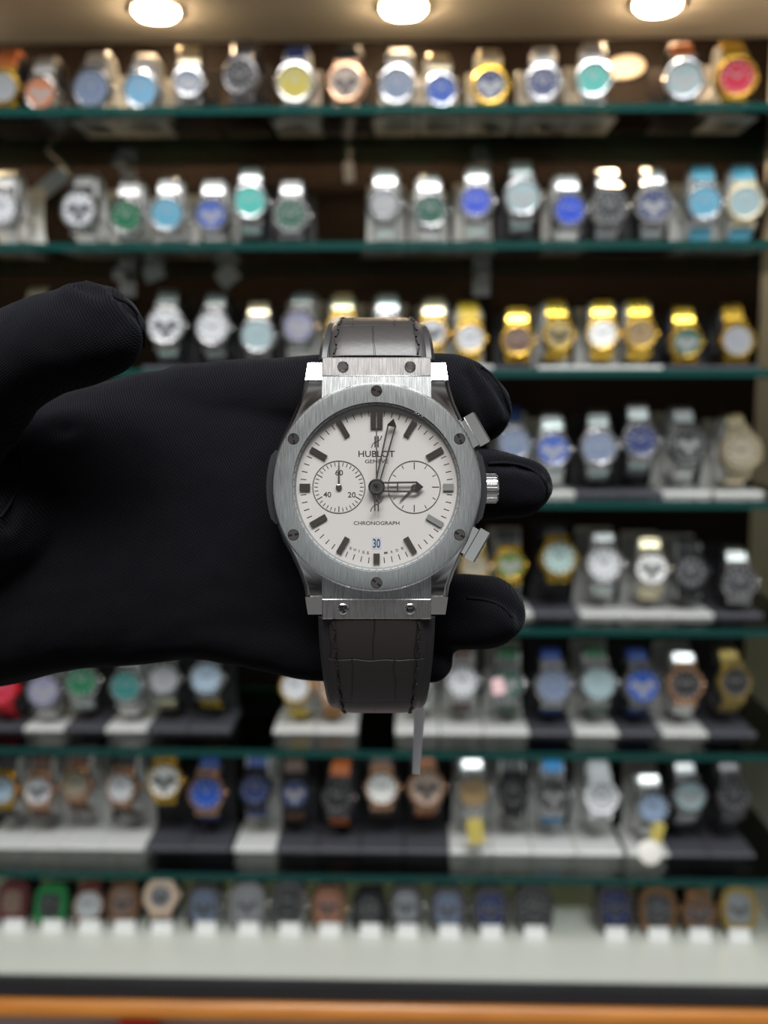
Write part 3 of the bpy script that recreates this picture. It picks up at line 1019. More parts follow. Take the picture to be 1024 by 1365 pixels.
# ------------------------------------------------------------------ watches on the shelves
METAL = {
    's': mat('watch_steel', (0.55, 0.55, 0.55), 1, 0.18), 'S': mat('watch_bright_steel', (0.68, 0.68, 0.68), 1, 0.2),
    'g': mat('watch_gold', (0.78, 0.49, 0.07), 1, 0.24), 'r': mat('watch_rose_gold', (0.74, 0.44, 0.28), 1, 0.24),
    'b': mat('watch_black_steel', (0.035, 0.035, 0.038), 0.7, 0.28), 'd': mat('watch_gunmetal', (0.24, 0.23, 0.24), 1, 0.26),
    'c': mat('watch_champagne_metal', (0.72, 0.62, 0.42), 1, 0.28), 'm': mat('watch_brass', (0.62, 0.46, 0.16), 1, 0.3),
    'n': mat('watch_bronze', (0.40, 0.24, 0.13), 1, 0.32), 'G': mat('watch_green_case', (0.03, 0.22, 0.07), 0.2, 0.25, 0.5),
    'R': mat('watch_dark_red_case', (0.13, 0.035, 0.04), 0.3, 0.3, 0.4), 'k': mat('watch_cream_rose_ring', (0.82, 0.62, 0.48), 0.35, 0.3),
    'w': mat('watch_white_case', (0.78, 0.78, 0.80), 0.1, 0.3, 0.5), 'u': mat('watch_blue_steel', (0.16, 0.24, 0.44), 0.8, 0.25),
    'o': mat('watch_orange_ring', (0.75, 0.22, 0.05), 0.4, 0.3),
}


BAND = {'s': mat('bracelet_steel', (0.55, 0.55, 0.55), 1, 0.34), 'S': mat('bracelet_bright_steel', (0.68, 0.68, 0.68), 1, 0.34)}


def strapm(nm, c):
    return mat('strap_' + nm, c, 0, 0.5)


STRAP = {
    'K': strapm('black', (0.012, 0.012, 0.013)), 'N': strapm('brown', (0.085, 0.032, 0.016)), 'O': strapm('orange', (0.55, 0.13, 0.02)), 'B': strapm('blue', (0.02, 0.06, 0.26)),
    'L': strapm('pale_blue', (0.10, 0.42, 0.60)), 'E': strapm('green', (0.015, 0.10, 0.035)), 'D': strapm('red', (0.50, 0.012, 0.02)), 'Y': strapm('yellow', (0.72, 0.50, 0.03)),
    'T': strapm('tan', (0.46, 0.20, 0.04)), 'V': strapm('vivid_blue', (0.02, 0.30, 0.72)), 'W': strapm('white', (0.7, 0.7, 0.72)),
}


def dialm(nm, c):
    return mat('dial_' + nm, c, 0.0, 0.3, 0.12)


DIAL = {
    'white': (0.80, 0.80, 0.78), 'cream': (0.80, 0.62, 0.50), 'silver': (0.55, 0.56, 0.58), 'grey': (0.26, 0.27, 0.29), 'dark': (0.035, 0.036, 0.04), 'black': (0.010, 0.010, 0.011),
    'blue': (0.02, 0.12, 0.62), 'vivid': (0.01, 0.09, 0.85), 'navy': (0.012, 0.025, 0.11), 'sky': (0.22, 0.55, 0.85), 'pale': (0.42, 0.56, 0.78), 'turq': (0.06, 0.66, 0.58),
    'green': (0.012, 0.20, 0.085), 'dgreen': (0.012, 0.075, 0.05), 'teal': (0.03, 0.26, 0.24), 'orange': (0.80, 0.24, 0.06), 'yellow': (0.72, 0.58, 0.02), 'red': (0.80, 0.02, 0.07),
    'lilac': (0.36, 0.36, 0.55), 'slate': (0.13, 0.17, 0.26), 'tgrey': (0.26, 0.36, 0.38), 'mint': (0.62, 0.82, 0.78), 'beige': (0.50, 0.44, 0.32), 'tan': (0.50, 0.34, 0.16), 'champ': (0.72, 0.56, 0.24),
    'rosebrown': (0.24, 0.15, 0.11), 'salmon': (0.62, 0.26, 0.16), 'ltblue': (0.14, 0.50, 0.72), 'brown': (0.12, 0.055, 0.03), 'limegreen': (0.16, 0.26, 0.03), 'icy': (0.55, 0.72, 0.88),
}
DIAL = {k: dialm(k, tuple(q * (0.47 if max(c) - min(c) > 0.15 else 0.85) for q in c)) for k, c in DIAL.items()}
mark_w = mat('watch_pale_markers', (0.26, 0.26, 0.26), 0.3, 0.4)
mark_d = mat('watch_dark_markers', (0.03, 0.03, 0.035), 0.3, 0.3)
LIGHT_DIALS = {'white', 'cream', 'silver', 'mint', 'icy', 'beige', 'champ', 'pale', 'tan'}


def shape_outline(sh, R):
    if sh == 'o':       # octagon with soft corners
        pts = []
        for i in range(8):
            a = PI / 8 + i * PI / 4
            for da in (-0.10, 0.10):
                pts.append((R * 1.05 * math.cos(a + da), R * 1.05 * math.sin(a + da)))
        return pts
    if sh == 't':       # tonneau
        pts = []
        for i in range(40):
            a = 2 * PI * i / 40
            c, s_ = math.cos(a), math.sin(a)
            pts.append((R * 0.95 * math.copysign(abs(c) ** 0.75, c), R * 1.14 * math.copysign(abs(s_) ** 0.62, s_)))
        return pts
    if sh == 'q':       # cushion square
        return [(R * 0.94 * math.copysign(abs(math.cos(2 * PI * i / 40)) ** 0.5, math.cos(2 * PI * i / 40)), R * 1.05 * math.copysign(abs(math.sin(2 * PI * i / 40)) ** 0.5, math.sin(2 * PI * i / 40))) for i in range(40)]
    return circle(R, 36)


# outlines live in (x, z); the dial looks to -y
M_FACE = Matrix(((1, 0, 0, 0), (0, 0, -1, 0), (0, 1, 0, 0), (0, 0, 0, 1)))      # (x, y, z) -> (x, -z, y)
MESHES = {}


def cached(key, make):
    if key not in MESHES:
        me = make()
        me.materials.append(None)
        MESHES[key] = me
    return MESHES[key]


def inner_k(sh, sub):
    return {'r': 0.76, 'o': 0.70, 't': 0.66, 'q': 0.62, 'k': 0.60}.get(sub, 0.76)


def mk_case(sh, R):
    def f():
        m_ = MB()
        m_.prism([(x * mm, z * mm) for x, z in shape_outline(sh, R)], -5 * mm, 4 * mm, 1.0 * mm, M_FACE)
        hw, hh = 11.2, R * (1.22 if sh in 'ro' else 1.16)
        out = [(-hw, -hh), (hw, -hh), (hw, hh), (-hw, hh)]
        m_.prism([(x * mm, z * mm) for x, z in out], -4.6 * mm, 0.4 * mm, 1.0 * mm, M_FACE)
        return m_.mesh('case', 35)
    return cached(('case', sh, R), f)


def mk_bezel(sh, R, k):
    def f():
        o1 = shape_outline(sh, R * 0.985)
        n_ = len(o1)
        rs = []
        for s_, z in ((0.99, 3.6), (1.0, 4.6), (0.95, 6.0), ((0.95 + k) / 2, 6.2), (k + 0.03, 6.05), (k, 5.0), (k, 3.6)):
            rs.append([(x * s_ * mm, z_ * s_ * mm, z * mm) for x, z_ in o1])
        return MB().rings(rs, cap0=False, cap1=False, loop=True, M=M_FACE).mesh('bezel', 35)
    return cached(('bezel', sh, R, k), f)


def mk_dial(sh, R, k):
    def f():
        o1 = [(x * k * 1.01 * mm, z * k * 1.01 * mm) for x, z in shape_outline(sh, R * 0.985)]
        return MB().rings([[(x, z, 3.7 * mm) for x, z in o1], [(x, z, 4.7 * mm) for x, z in o1]], M=M_FACE).mesh('dial', 0)
    return cached(('dial', sh, R, k), f)


def mk_markers(R, k):
    def f():
        m_ = MB()
        for i in range(12):
            m_.box((R * k * 0.80 * mm, 0, 4.85 * mm), (R * k * 0.2 * mm, R * (0.07 if i % 3 else 0.11) * mm, 0.3 * mm), M_FACE @ rz(30 * i))
        return m_.mesh('hour_markers', 0)
    return cached(('mark', R, k), f)


def mk_hand(L, w, z):
    def f():
        return MB().prism([(-0.12 * L * mm, -w / 2 * mm), (L * 0.75 * mm, -w / 2 * mm), (L * mm, 0), (L * 0.75 * mm, w / 2 * mm), (-0.12 * L * mm, w / 2 * mm)], z * mm, (z + 0.2) * mm, 0, M_FACE).mesh('hand', 0)
    return cached(('hand', L, w, z), f)


def mk_crown(R):
    def f():
        return MB().lathe([(2.2 * mm, 0), (2.9 * mm, 0.5 * mm), (2.9 * mm, 1.6 * mm), (2.2 * mm, 2.2 * mm)], 16, Matrix.Translation(((R - 0.4) * mm, 0.5 * mm, 0)) @ Matrix.Rotation(rad(90), 4, 'Y')).mesh('crown', 30)
    return cached(('crown', R), f)


def mk_subdial(R, k, a):
    def f():
        M = M_FACE @ Matrix.Translation((R * k * 0.42 * math.cos(rad(a)) * mm, R * k * 0.42 * math.sin(rad(a)) * mm, 0))
        return MB().lathe([(R * k * 0.27 * mm, 4.6 * mm), (R * k * 0.27 * mm, 4.95 * mm), (R * k * 0.23 * mm, 4.98 * mm), (R * k * 0.21 * mm, 4.8 * mm)], 20, M).mesh('subdial', 30)
    return cached(('sub', R, k, a), f)


def loop_path(R, at, ab, bb):
    """closed strap loop seen from the side, (y, z): the front runs behind the case, top half at, bottom half ab high, 2 bb deep"""
    yc = 5 + bb
    pts = []
    for i in range(40):
        a = 2 * PI * i / 40 + PI
        c, s_ = math.cos(a), math.sin(a)
        ex = 0.72
        A = at if s_ > 0 else ab
        pts.append(((yc + bb * math.copysign(abs(c) ** ex, c)) * mm, A * math.copysign(abs(s_) ** ex, s_) * mm))
    return pts


def mk_band(R, at, ab, bb, links):
    def f():
        p = loop_path(R, at, ab, bb)
        kk = len(p)
        if links:
            th = [(2.9 if i % 2 == 0 else 1.7) * mm for i in range(kk)]
            wd = []
        else:
            th = [2.6 * mm] * kk
        wd = [(19.5 - 3.5 * (q[0] / mm - 5) / (2 * bb)) * mm for q in p]
        return MB().strip(p, wd, th, loop=True, rnd=0.25).mesh('bracelet' if links else 'strap', 25 if links else 40)
    return cached(('band', R, at, ab, bb, links), f)


white_st = mat('white_acrylic_stand', (0.80, 0.80, 0.78), 0, 0.25, 0.3)
n, l, b = nodes_of(white_st)
tl_ = n.new('ShaderNodeBsdfTranslucent'); tl_.inputs['Color'].default_value = (0.85, 0.85, 0.82, 1)
mx = n.new('ShaderNodeMixShader'); mx.inputs[0].default_value = 0.42
l.new(b.outputs[0], mx.inputs[1]); l.new(tl_.outputs[0], mx.inputs[2]); l.new(mx.outputs[0], n['Material Output'].inputs[0])
black_st = mat('black_velvet_stand', (0.016, 0.016, 0.019), 0, 0.6)
grey_st = mat('charcoal_stand_foot', (0.045, 0.045, 0.055), 0, 0.5)


def ordinal(i, nn_):
    W_ = ['first', 'second', 'third', 'fourth', 'fifth', 'sixth', 'seventh', 'eighth', 'ninth']
    if i == 0: return 'leftmost'
    if i == nn_ - 1: return 'rightmost'
    if i < nn_ / 2: return W_[i] + ' from left'
    return W_[nn_ - 1 - i] + ' from right'


# rows: px x, px y of the case centre, half width px, shape, case, bezel, dial, band, stand (w white, k black), look
ROWS = [
    [  # top shelf
        (6, 118, 25, 'r', 'g', 'g', 'grey', 'O', 'k', 'gold watch with grey dial'),
        (57, 137, 25, 'r', 's', 's', 'orange', 's', 'k', 'steel watch with orange dial'),
        (125, 130, 27, 'r', 's', 's', 'slate', 'S', 'w', 'steel watch with slate dial'),
        (190, 128, 25, 'r', 's', 's', 'sky', 'S', 'w', 'steel watch with sky blue dial'),
        (252, 112, 20, 'o', 's', 's', 'slate', 'c', 'k', 'small angular steel watch with slate dial'),
        (322, 103, 24, 'r', 'd', 'd', 'dark', 'd', 'k', 'dark gunmetal watch'),
        (394, 112, 26, 'r', 's', 's', 'yellow', 'B', 'w', 'steel watch with yellow dial on blue strap'),
        (462, 112, 25, 'r', 'r', 'r', 'cream', 'K', 'k', 'rose gold watch with cream dial'),
        (530, 115, 25, 'r', 's', 's', 'slate', 'S', 'w', 'steel watch with grey blue dial'),
        (587, 122, 22, 'r', 's', 's', 'blue', 'c', 'w', 'steel watch with deep blue dial'),
        (653, 116, 24, 'r', 'g', 'g', 'navy', 'c', 'w', 'gold rimmed watch with navy dial'),
        (724, 113, 24, 'o', 's', 's', 'navy', 'S', 'w', 'steel watch with navy dial'),
        (791, 107, 24, 'r', 's', 's', 'turq', 's', 'w', 'steel watch with turquoise dial'),
        (911, 108, 26, 'r', 's', 's', 'tgrey', 'O', 'k', 'steel watch with dark dial on orange strap'),
        (980, 105, 27, 'r', 'g', 'g', 'red', 'g', 'w', 'gold watch with red dial'),
    ],
    [  # second shelf
        (4, 278, 24, 'r', 'S', 'S', 'silver', 'S', 'w', 'pale steel watch'),
        (108, 280, 26, 'r', 's', 's', 'silver', 'S', 'w', 'steel watch with silver dial'),
        (170, 290, 24, 'r', 's', 's', 'green', 'S', 'w', 'steel watch with green dial'),
        (224, 286, 24, 'r', 's', 's', 'ltblue', 'S', 'w', 'steel watch with light blue dial'),
        (283, 287, 23, 'o', 's', 's', 'blue', 'S', 'w', 'steel watch with blue dial'),
        (334, 270, 24, 'r', 's', 's', 'turq', 's', 'k', 'steel watch with turquoise dial'),
        (388, 288, 25, 'o', 's', 's', 'dgreen', 's', 'k', 'steel watch with dark green dial'),
        (513, 273, 22, 'o', 's', 's', 'grey', 'S', 'w', 'steel watch with grey dial'),
        (573, 282, 23, 'r', 's', 's', 'dgreen', 'S', 'w', 'steel watch with blackish green dial'),
        (635, 270, 23, 'o', 's', 's', 'vivid', 'S', 'w', 'angular steel watch with vivid blue dial'),
        (696, 264, 25, 'r', 's', 's', 'tgrey', 's', 'k', 'steel watch with blue grey dial'),
        (758, 281, 23, 'o', 's', 's', 'vivid', 'S', 'w', 'angular steel watch with royal blue dial'),
        (812, 277, 24, 'o', 's', 's', 'dark', 'S', 'k', 'octagonal steel watch with charcoal dial'),
        (871, 275, 25, 'o', 's', 's', 'navy', 'S', 'k', 'octagonal steel watch with navy dial'),
        (938, 271, 26, 'r', 's', 's', 'ltblue', 'L', 'w', 'steel watch with light blue dial and strap'),
        (992, 271, 25, 'r', 'c', 'c', 'tgrey', 'L', 'w', 'champagne rimmed watch on pale blue strap'),
    ],
    [  # third shelf
        (45, 432, 22, 'r', 'g', 'g', 'champ', 'c', 'k', 'gold watch peeping over the gloved thumb'),
        (222, 435, 26, 'r', 's', 's', 'silver', 's', 'k', 'steel watch with silver dial'),
        (285, 438, 25, 'r', 's', 's', 'silver', 's', 'k', 'silver watch with fluted rim'),
        (344, 448, 24, 'r', 's', 's', 'tgrey', 'c', 'k', 'steel watch with grey green dial'),
        (400, 436, 25, 'o', 's', 's', 'lilac', 's', 'w', 'steel watch with lilac grey dial'),
        (458, 440, 23, 'r', 'g', 'g', 'silver', 'c', 'w', 'two tone watch behind the leather strap'),
        (517, 440, 22, 'r', 's', 's', 'white', 'S', 'w', 'silver watch behind the leather strap'),
        (577, 444, 21, 'r', 'g', 'g', 'silver', 'c', 'w', 'gold watch beside the leather strap'),
        (626, 452, 22, 'r', 'g', 'g', 'silver', 'Y', 'w', 'gold watch on bright yellow strap'),
        (690, 455, 22, 'r', 'g', 'g', 'brown', 'g', 'k', 'gold watch with dark brown dial'),
        (744, 447, 22, 'r', 'g', 'g', 'champ', 'g', 'w', 'gold watch with champagne dial'),
        (803, 446, 22, 'r', 'g', 'g', 'white', 'g', 'w', 'gold watch with white dial'),
        (853, 446, 22, 'r', 'g', 'g', 'tan', 'g', 'w', 'gold watch with tan dial'),
        (914, 457, 22, 'r', 'g', 'g', 'dgreen', 'g', 'k', 'gold watch with dark green dial'),
        (981, 455, 23, 'r', 'g', 'g', 'grey', 'g', 'k', 'gold watch with grey dial'),
    ],
    [  # fourth shelf
        (685, 592, 26, 'r', 's', 's', 'slate', 'B', 'w', 'steel watch with blue dial half behind fingertip'),
        (737, 600, 26, 'r', 's', 's', 'blue', 'S', 'w', 'steel chronograph with mid blue dial'),
        (798, 597, 26, 'r', 's', 's', 'slate', 's', 'k', 'steel watch with grey and blue dial'),
        (853, 588, 25, 'r', 's', 's', 'navy', 's', 'k', 'steel watch with dark blue dial'),
        (916, 592, 25, 'o', 'S', 'S', 'black', 'S', 'w', 'steel watch with black dial'),
        (986, 602, 28, 'o', 'c', 'c', 'beige', 'c', 'w', 'champagne watch with beige dial'),
    ],
    [  # fifth shelf
        (632, 756, 22, 'r', 'c', 'g', 'beige', 'g', 'k', 'gold watch half behind the lower pusher'),
        (679, 753, 25, 'r', 'g', 'g', 'limegreen', 'K', 'w', 'gold watch with green dial'),
        (744, 744, 26, 'r', 'g', 'g', 'mint', 'K', 'k', 'gold watch with mint dial'),
        (805, 752, 26, 'r', 's', 's', 'silver', 's', 'w', 'steel watch with silver dial'),
        (868, 758, 24, 'r', 'c', 's', 'white', 'c', 'w', 'two tone watch with white dial'),
        (920, 762, 25, 'r', 'b', 'b', 'dark', 'K', 'w', 'black watch with black dial'),
        (985, 776, 24, 'r', 's', 's', 'dark', 's', 'k', 'steel watch with dark dial'),
    ],
    [  # sixth shelf
        (3, 918, 24, 'r', 'D', 'D', 'red', 'D', 'k', 'red watch'),
        (60, 920, 27, 'r', 's', 's', 'lilac', 'S', 'w', 'steel watch with lilac dial'),
        (110, 908, 25, 'r', 's', 's', 'green', 's', 'k', 'steel watch with green dial'),
        (170, 914, 26, 'r', 'S', 'S', 'teal', 'S', 'w', 'bright steel watch with teal dial'),
        (220, 905, 23, 'r', 's', 's', 'grey', 'c', 'k', 'steel watch with grey dial'),
        (277, 903, 25, 'r', 'S', 'S', 'icy', 'Y', 'k', 'bright steel watch on yellow strap'),
        (395, 915, 23, 'r', 'c', 'g', 'silver', 'Y', 'w', 'gold and steel watch half under the glove'),
        (445, 915, 23, 'r', 'r', 'r', 'cream', 'T', 'w', 'rose gold watch behind the lower strap'),
        (558, 905, 22, 'r', 's', 's', 'grey', 's', 'w', 'steel watch behind the little finger'),
        (616, 908, 25, 'r', 's', 's', 'silver', 'N', 'w', 'steel watch with silver dial on brown strap'),
        (676, 911, 25, 'r', 's', 's', 'dgreen', 'E', 'w', 'steel watch with dark green dial'),
        (737, 913, 26, 'r', 's', 's', 'slate', 'B', 'k', 'steel watch with slate dial on blue strap'),
        (797, 910, 26, 'r', 's', 's', 'tgrey', 'E', 'w', 'steel watch with grey dial on green strap'),
        (855, 913, 26, 'r', 's', 's', 'blue', 'B', 'k', 'steel watch with blue dial and strap'),
        (913, 912, 25, 'o', 'r', 'r', 'black', 's', 'w', 'rose gold watch with black dial'),
        (978, 909, 23, 'r', 'm', 'm', 'black', 'm', 'k', 'brass watch with black dial'),
    ],
    [  # seventh shelf
        (4, 1052, 22, 'r', 'g', 'g', 'icy', 'K', 'w', 'gold watch with pale blue white dial'),
        (52, 1053, 22, 'r', 'r', 'r', 'silver', 'N', 'w', 'rose gold watch with silver dial on brown strap'),
        (102, 1044, 22, 'r', 'r', 'r', 'beige', 'N', 'w', 'rose gold watch with beige dial'),
        (163, 1049, 23, 'r', 'r', 'r', 'silver', 'K', 'w', 'rose gold watch with silver dial on black strap'),
        (220, 1040, 26, 'r', 'g', 'g', 'white', 'K', 'k', 'thin gold watch with white dial'),
        (276, 1056, 26, 'r', 'r', 'r', 'blue', 'B', 'k', 'rose gold watch with blue dial'),
        (341, 1051, 24, 'r', 'b', 'b', 'navy', 'B', 'w', 'black watch with navy dial on blue strap'),
        (393, 1056, 22, 'r', 'b', 'b', 'navy', 'N', 'k', 'black watch on brown strap'),
        (451, 1062, 23, 'r', 'd', 'd', 'black', 'O', 'k', 'dark watch on orange strap'),
        (509, 1050, 25, 'r', 'r', 'r', 'white', 'N', 'k', 'rose gold watch with white dial'),
        (568, 1050, 27, 'r', 'r', 'r', 'cream', 'O', 'k', 'rose gold watch with cream dial on orange strap'),
        (631, 1055, 25, 'r', 's', 's', 'tan', 's', 'w', 'steel watch with tan dial'),
        (684, 1055, 22, 'r', 'b', 'b', 'black', 'K', 'w', 'all black watch'),
        (738, 1059, 25, 'r', 's', 's', 'black', 'V', 'w', 'steel watch with black dial on vivid blue strap'),
        (801, 1062, 24, 'r', 'w', 'w', 'silver', 'W', 'w', 'all white watch'),
        (869, 1076, 26, 'r', 's', 's', 'pale', 'S', 'w', 'steel watch with pale blue dial'),
        (918, 1060, 25, 'r', 's', 's', 'tgrey', 's', 'k', 'steel watch with grey blue dial'),
        (977, 1060, 25, 'r', 'd', 'd', 'dark', 'd', 'k', 'dark gunmetal watch'),
    ],
    [  # deck
        (18, 1201, 22, 'q', 'R', 'R', 'rosebrown', 'K', 'k', 'dark red square watch'),
        (69, 1206, 25, 'q', 'G', 'G', 'dark', 'K', 'k', 'green square watch with dark dial'),
        (119, 1206, 22, 'r', 'R', 'r', 'silver', 'D', 'k', 'watch with rose rim on red strap'),
        (165, 1202, 23, 't', 'n', 'r', 'rosebrown', 'T', 'k', 'bronze barrel shaped watch'),
        (215, 1194, 26, 'k', 'k', 'k', 'grey', 'T', 'k', 'thick cream ringed watch with grey dial'),
        (273, 1208, 25, 't', 's', 's', 'slate', 's', 'k', 'steel barrel shaped watch with slate dial'),
        (330, 1205, 25, 't', 's', 's', 'grey', 's', 'k', 'silver barrel shaped watch with grey dial'),
        (385, 1203, 25, 't', 'S', 'S', 'dark', 'T', 'k', 'bright steel barrel shaped watch with dark dial'),
        (438, 1208, 24, 't', 'r', 'r', 'salmon', 'K', 'k', 'rose gold barrel shaped watch with salmon dial'),
        (492, 1212, 24, 't', 'b', 'b', 'dark', 'b', 'k', 'black barrel shaped watch'),
        (541, 1207, 25, 't', 's', 'd', 'grey', 's', 'k', 'grey steel barrel shaped watch'),
        (597, 1211, 25, 't', 'd', 'd', 'slate', 'd', 'k', 'gunmetal barrel shaped watch with slate dial'),
        (653, 1212, 25, 't', 'b', 'd', 'navy', 'K', 'k', 'black barrel shaped watch with navy dial'),
        (711, 1210, 25, 't', 'd', 'd', 'dark', 's', 'k', 'gunmetal barrel shaped watch with dark dial'),
        (819, 1210, 26, 't', 'b', 'd', 'navy', 'K', 'k', 'black barrel shaped watch past the gap'),
        (876, 1212, 25, 't', 'n', 'n', 'dark', 'T', 'k', 'brown barrel shaped watch'),
        (931, 1217, 24, 'r', 'n', 'n', 'brown', 'K', 'k', 'round bronze watch with brown dial'),
        (984, 1210, 25, 't', 'm', 'm', 'grey', 'T', 'k', 'golden brown barrel shaped watch'),
    ],
]
METAL['D'] = mat('watch_red_case', (0.45, 0.01, 0.02), 0.2, 0.3, 0.5)
SHAPE_LIMIT = {}
ROW_WORD = ['on the top shelf', 'on the second shelf', 'on the third shelf', 'on the fourth shelf', 'on the fifth shelf', 'on the sixth shelf', 'on the seventh shelf', 'on the bottom deck']
tag_card = mat('white_price_card', (0.66, 0.66, 0.65), 0, 0.5)
card_ink = mat('grey_card_print', (0.25, 0.25, 0.27), 0, 0.5)

for ri, row in enumerate(ROWS):
    deck = ri == 7
    zs = Z_DECK if deck else ZS[ri]
    Yc = 0.975 if deck else 0.950
    bb = 12 if deck else 16
    xs = [onY(q[0], q[1], Yc).x for q in row]
    N = len(row)
    for i, (px, py, hwp, sh, cm, bz, dl, bd, stn, look) in enumerate(row):
        c = onY(px, py, Yc)
        if c.x > X_R - 0.026:
            c.x = X_R - 0.026
        Rm = round(hwp * (1.12 if deck else 1.0) * Yc / F * 1000 * 2) / 2
        gaps = [abs(xs[j] - xs[i]) for j in (i - 1, i + 1) if 0 <= j < N]
        gap = min(gaps)
        Rm = min(Rm, math.floor((gap * 1000 - 2.2) / (1.9 if sh == 't' else 2.0) * 2) / 2 if gap < 0.045 else Rm)
        Rm = round(Rm * 2) / 2
        if not deck:
            c.z = max(c.z, zs + Rm * 1.22 * mm + 0.0055)
        h_ = c.z - zs
        tl = rad(20) if deck else rad([0, 2, 6, 10, 12, 13, 14][ri])
        drop = (5 + bb) * math.sin(tl) * 1000 * mm
        ab = max(12, min(29, round((h_ * 1000 - 24 * math.sin(tl) - 8) if not deck else 18)))
        at = 20 if deck else (37 if ri < 4 else 33)
        yaw = rad(random.uniform(-7, 7))
        M = Matrix.Translation(c) @ Matrix.Rotation(yaw, 4, 'Z') @ Matrix.Rotation(-tl, 4, 'X')
        where = ordinal(i, N) + ' ' + ROW_WORD[ri]
        def about(pre):
            t_ = pre + look + ' ' + ROW_WORD[ri]
            return t_ if len(t_.split()) <= 16 else pre + 'watch ' + where
        w = empty('wristwatch', M, look + ', ' + where, 'watch', 'watches ' + ROW_WORD[ri])
        k = {'k': 0.60, 'q': 0.62, 't': 0.66, 'o': 0.74}.get(sh, 0.81)
        s_ = 'r' if sh == 'k' else sh
        link('case', mk_case(s_, Rm), METAL[cm], w)
        link('bezel', mk_bezel(s_, Rm, k), METAL[bz], w)
        dk = dl
        d_ = link('dial', mk_dial(s_, Rm, k), DIAL[dk], w)
        mm_ = mark_d if dl in LIGHT_DIALS else mark_w
        link('hour_markers', mk_markers(Rm, k), mm_, d_)
        if i % 3 == 1 or sh == 't':
            for a in (180, 0, -90):
                link('subdial', mk_subdial(Rm, k, a), mm_ if not deck else METAL['d'], d_)
        ha, ma = random.choice([(60, 130), (55, 128), (40, 150), (150, 35)])
        o = link('hour_hand', mk_hand(round(Rm * k * 0.5, 1), 1.5, 5.0), mm_, w)
        o.rotation_euler = (0, -rad(ha), 0)
        o = link('minute_hand', mk_hand(round(Rm * k * 0.78, 1), 1.1, 5.25), mm_, w)
        o.rotation_euler = (0, -rad(ma), 0)
        link('crown', mk_crown(Rm), METAL[cm], w)
        metalband = bd in METAL and bd not in STRAP
        link('bracelet' if metalband else 'strap', mk_band(0, at, ab, bb, metalband), BAND.get(bd, METAL[bd]) if metalband else STRAP[bd], w)

        # the stand
        sm = white_st if stn == 'w' else black_st
        fm = white_st if stn == 'w' else grey_st
        lx = min(0.0225, (xs[i] - xs[i - 1]) / 2 - 0.0005) if i > 0 else 0.0225
        rx = min(0.0225, (xs[i + 1] - xs[i]) / 2 - 0.0005) if i < N - 1 else min(0.0225, X_R - c.x - 0.001)
        if deck:
            lx, rx = min(lx, 0.013), min(rx, 0.013)
        st = empty('watch_stand', (c.x, c.y, zs), about(('white' if stn == 'w' else 'black') + ' stand under the '), 'stand', ('white' if stn == 'w' else 'black') + ' watch stands ' + ROW_WORD[ri])
        y0, y1 = (-0.006, 0.044) if deck else (-0.005, 0.058)
        hx = (lx + rx) / 2
        Mf = Matrix.Translation(((rx - lx) / 2, (y0 + y1) / 2, 0))
        dd = (y1 - y0) / 2
        MB().prism([(-hx, -dd), (hx, -dd), (hx, dd), (-hx, dd)], 0, 0.004, 0.0006, Mf).build('foot', fm, st)
        # curved upright behind the strap loop
        yb_ = y1 - 0.004
        topz = h_ + (0.028 if not deck else 0.004)
        up = []
        for q in range(9):
            t = q / 8
            up.append((yb_ - 0.010 * math.sin(t * PI) * (0.25 if not deck else 0.0) + 0.004 * t, 0.0038 + (topz - 0.0038) * t))
        uw = min(lx, rx) * 2
        bw = min(uw, 0.037 if not deck else 0.026)
        MB().strip(up, [bw + max(0, uw - bw) * max(0, 1 - t_ * 3) for t_ in [q / 8 for q in range(9)]], 0.0025).build('upright', sm, st)
        lp = loop_path(0, at - 4.5, ab - 4.5, bb - 4.5)
        lp = [(y + 4.5 * mm, z) for y, z in lp]
        Mc = Matrix.Translation((0, 0, h_)) @ Matrix.Rotation(yaw, 4, 'Z') @ Matrix.Rotation(-tl, 4, 'X')
        cb = MB()
        cb.strip(lp, 0.024, 0.0018, loop=True, M=Mc)
        ymid = (5 + bb) * mm
        for sx in (-1, 1):
            if not deck or True:
                a0 = Mc @ Vector((sx * 0.0112, ymid, -0.002))
                y_end = yb_ + 0.001
                cb.box((a0.x, (a0.y + y_end) / 2, max(a0.z, 0.006)), (0.0016, max(0.002, y_end - a0.y), 0.006))
        cb.build('collar', sm, st)

        if deck:
            pc = onY(px + 2, 1243, 0.962)
            pt = empty('price_card', (pc.x, 0.958, zs), about('white price card standing before the '), 'card', 'price cards on the bottom deck')
            hw_ = 0.0105
            vs = [(-hw_, 0, 0), (hw_, 0, 0), (hw_, 0.004, 0.0115), (-hw_, 0.004, 0.0115), (-hw_, 0.0008, 0), (hw_, 0.0008, 0), (hw_, 0.0048, 0.0115), (-hw_, 0.0048, 0.0115)]
            MB().add(vs, [(0, 1, 2, 3), (4, 5, 6, 7), (0, 1, 5, 4), (1, 2, 6, 5), (2, 3, 7, 6), (3, 0, 4, 7)]).build('card_face', tag_card, pt, smooth=0)
            vs = [(-hw_, 0.0048, 0.0114), (hw_, 0.0048, 0.0114), (hw_, 0.0085, 0), (-hw_, 0.0085, 0), (-hw_, 0.004, 0.0114), (hw_, 0.004, 0.0114), (hw_, 0.0077, 0), (-hw_, 0.0077, 0)]
            MB().add(vs, [(0, 1, 2, 3), (4, 5, 6, 7), (0, 1, 5, 4), (1, 2, 6, 5), (2, 3, 7, 6), (3, 0, 4, 7)]).build('card_back', tag_card, pt, smooth=0)

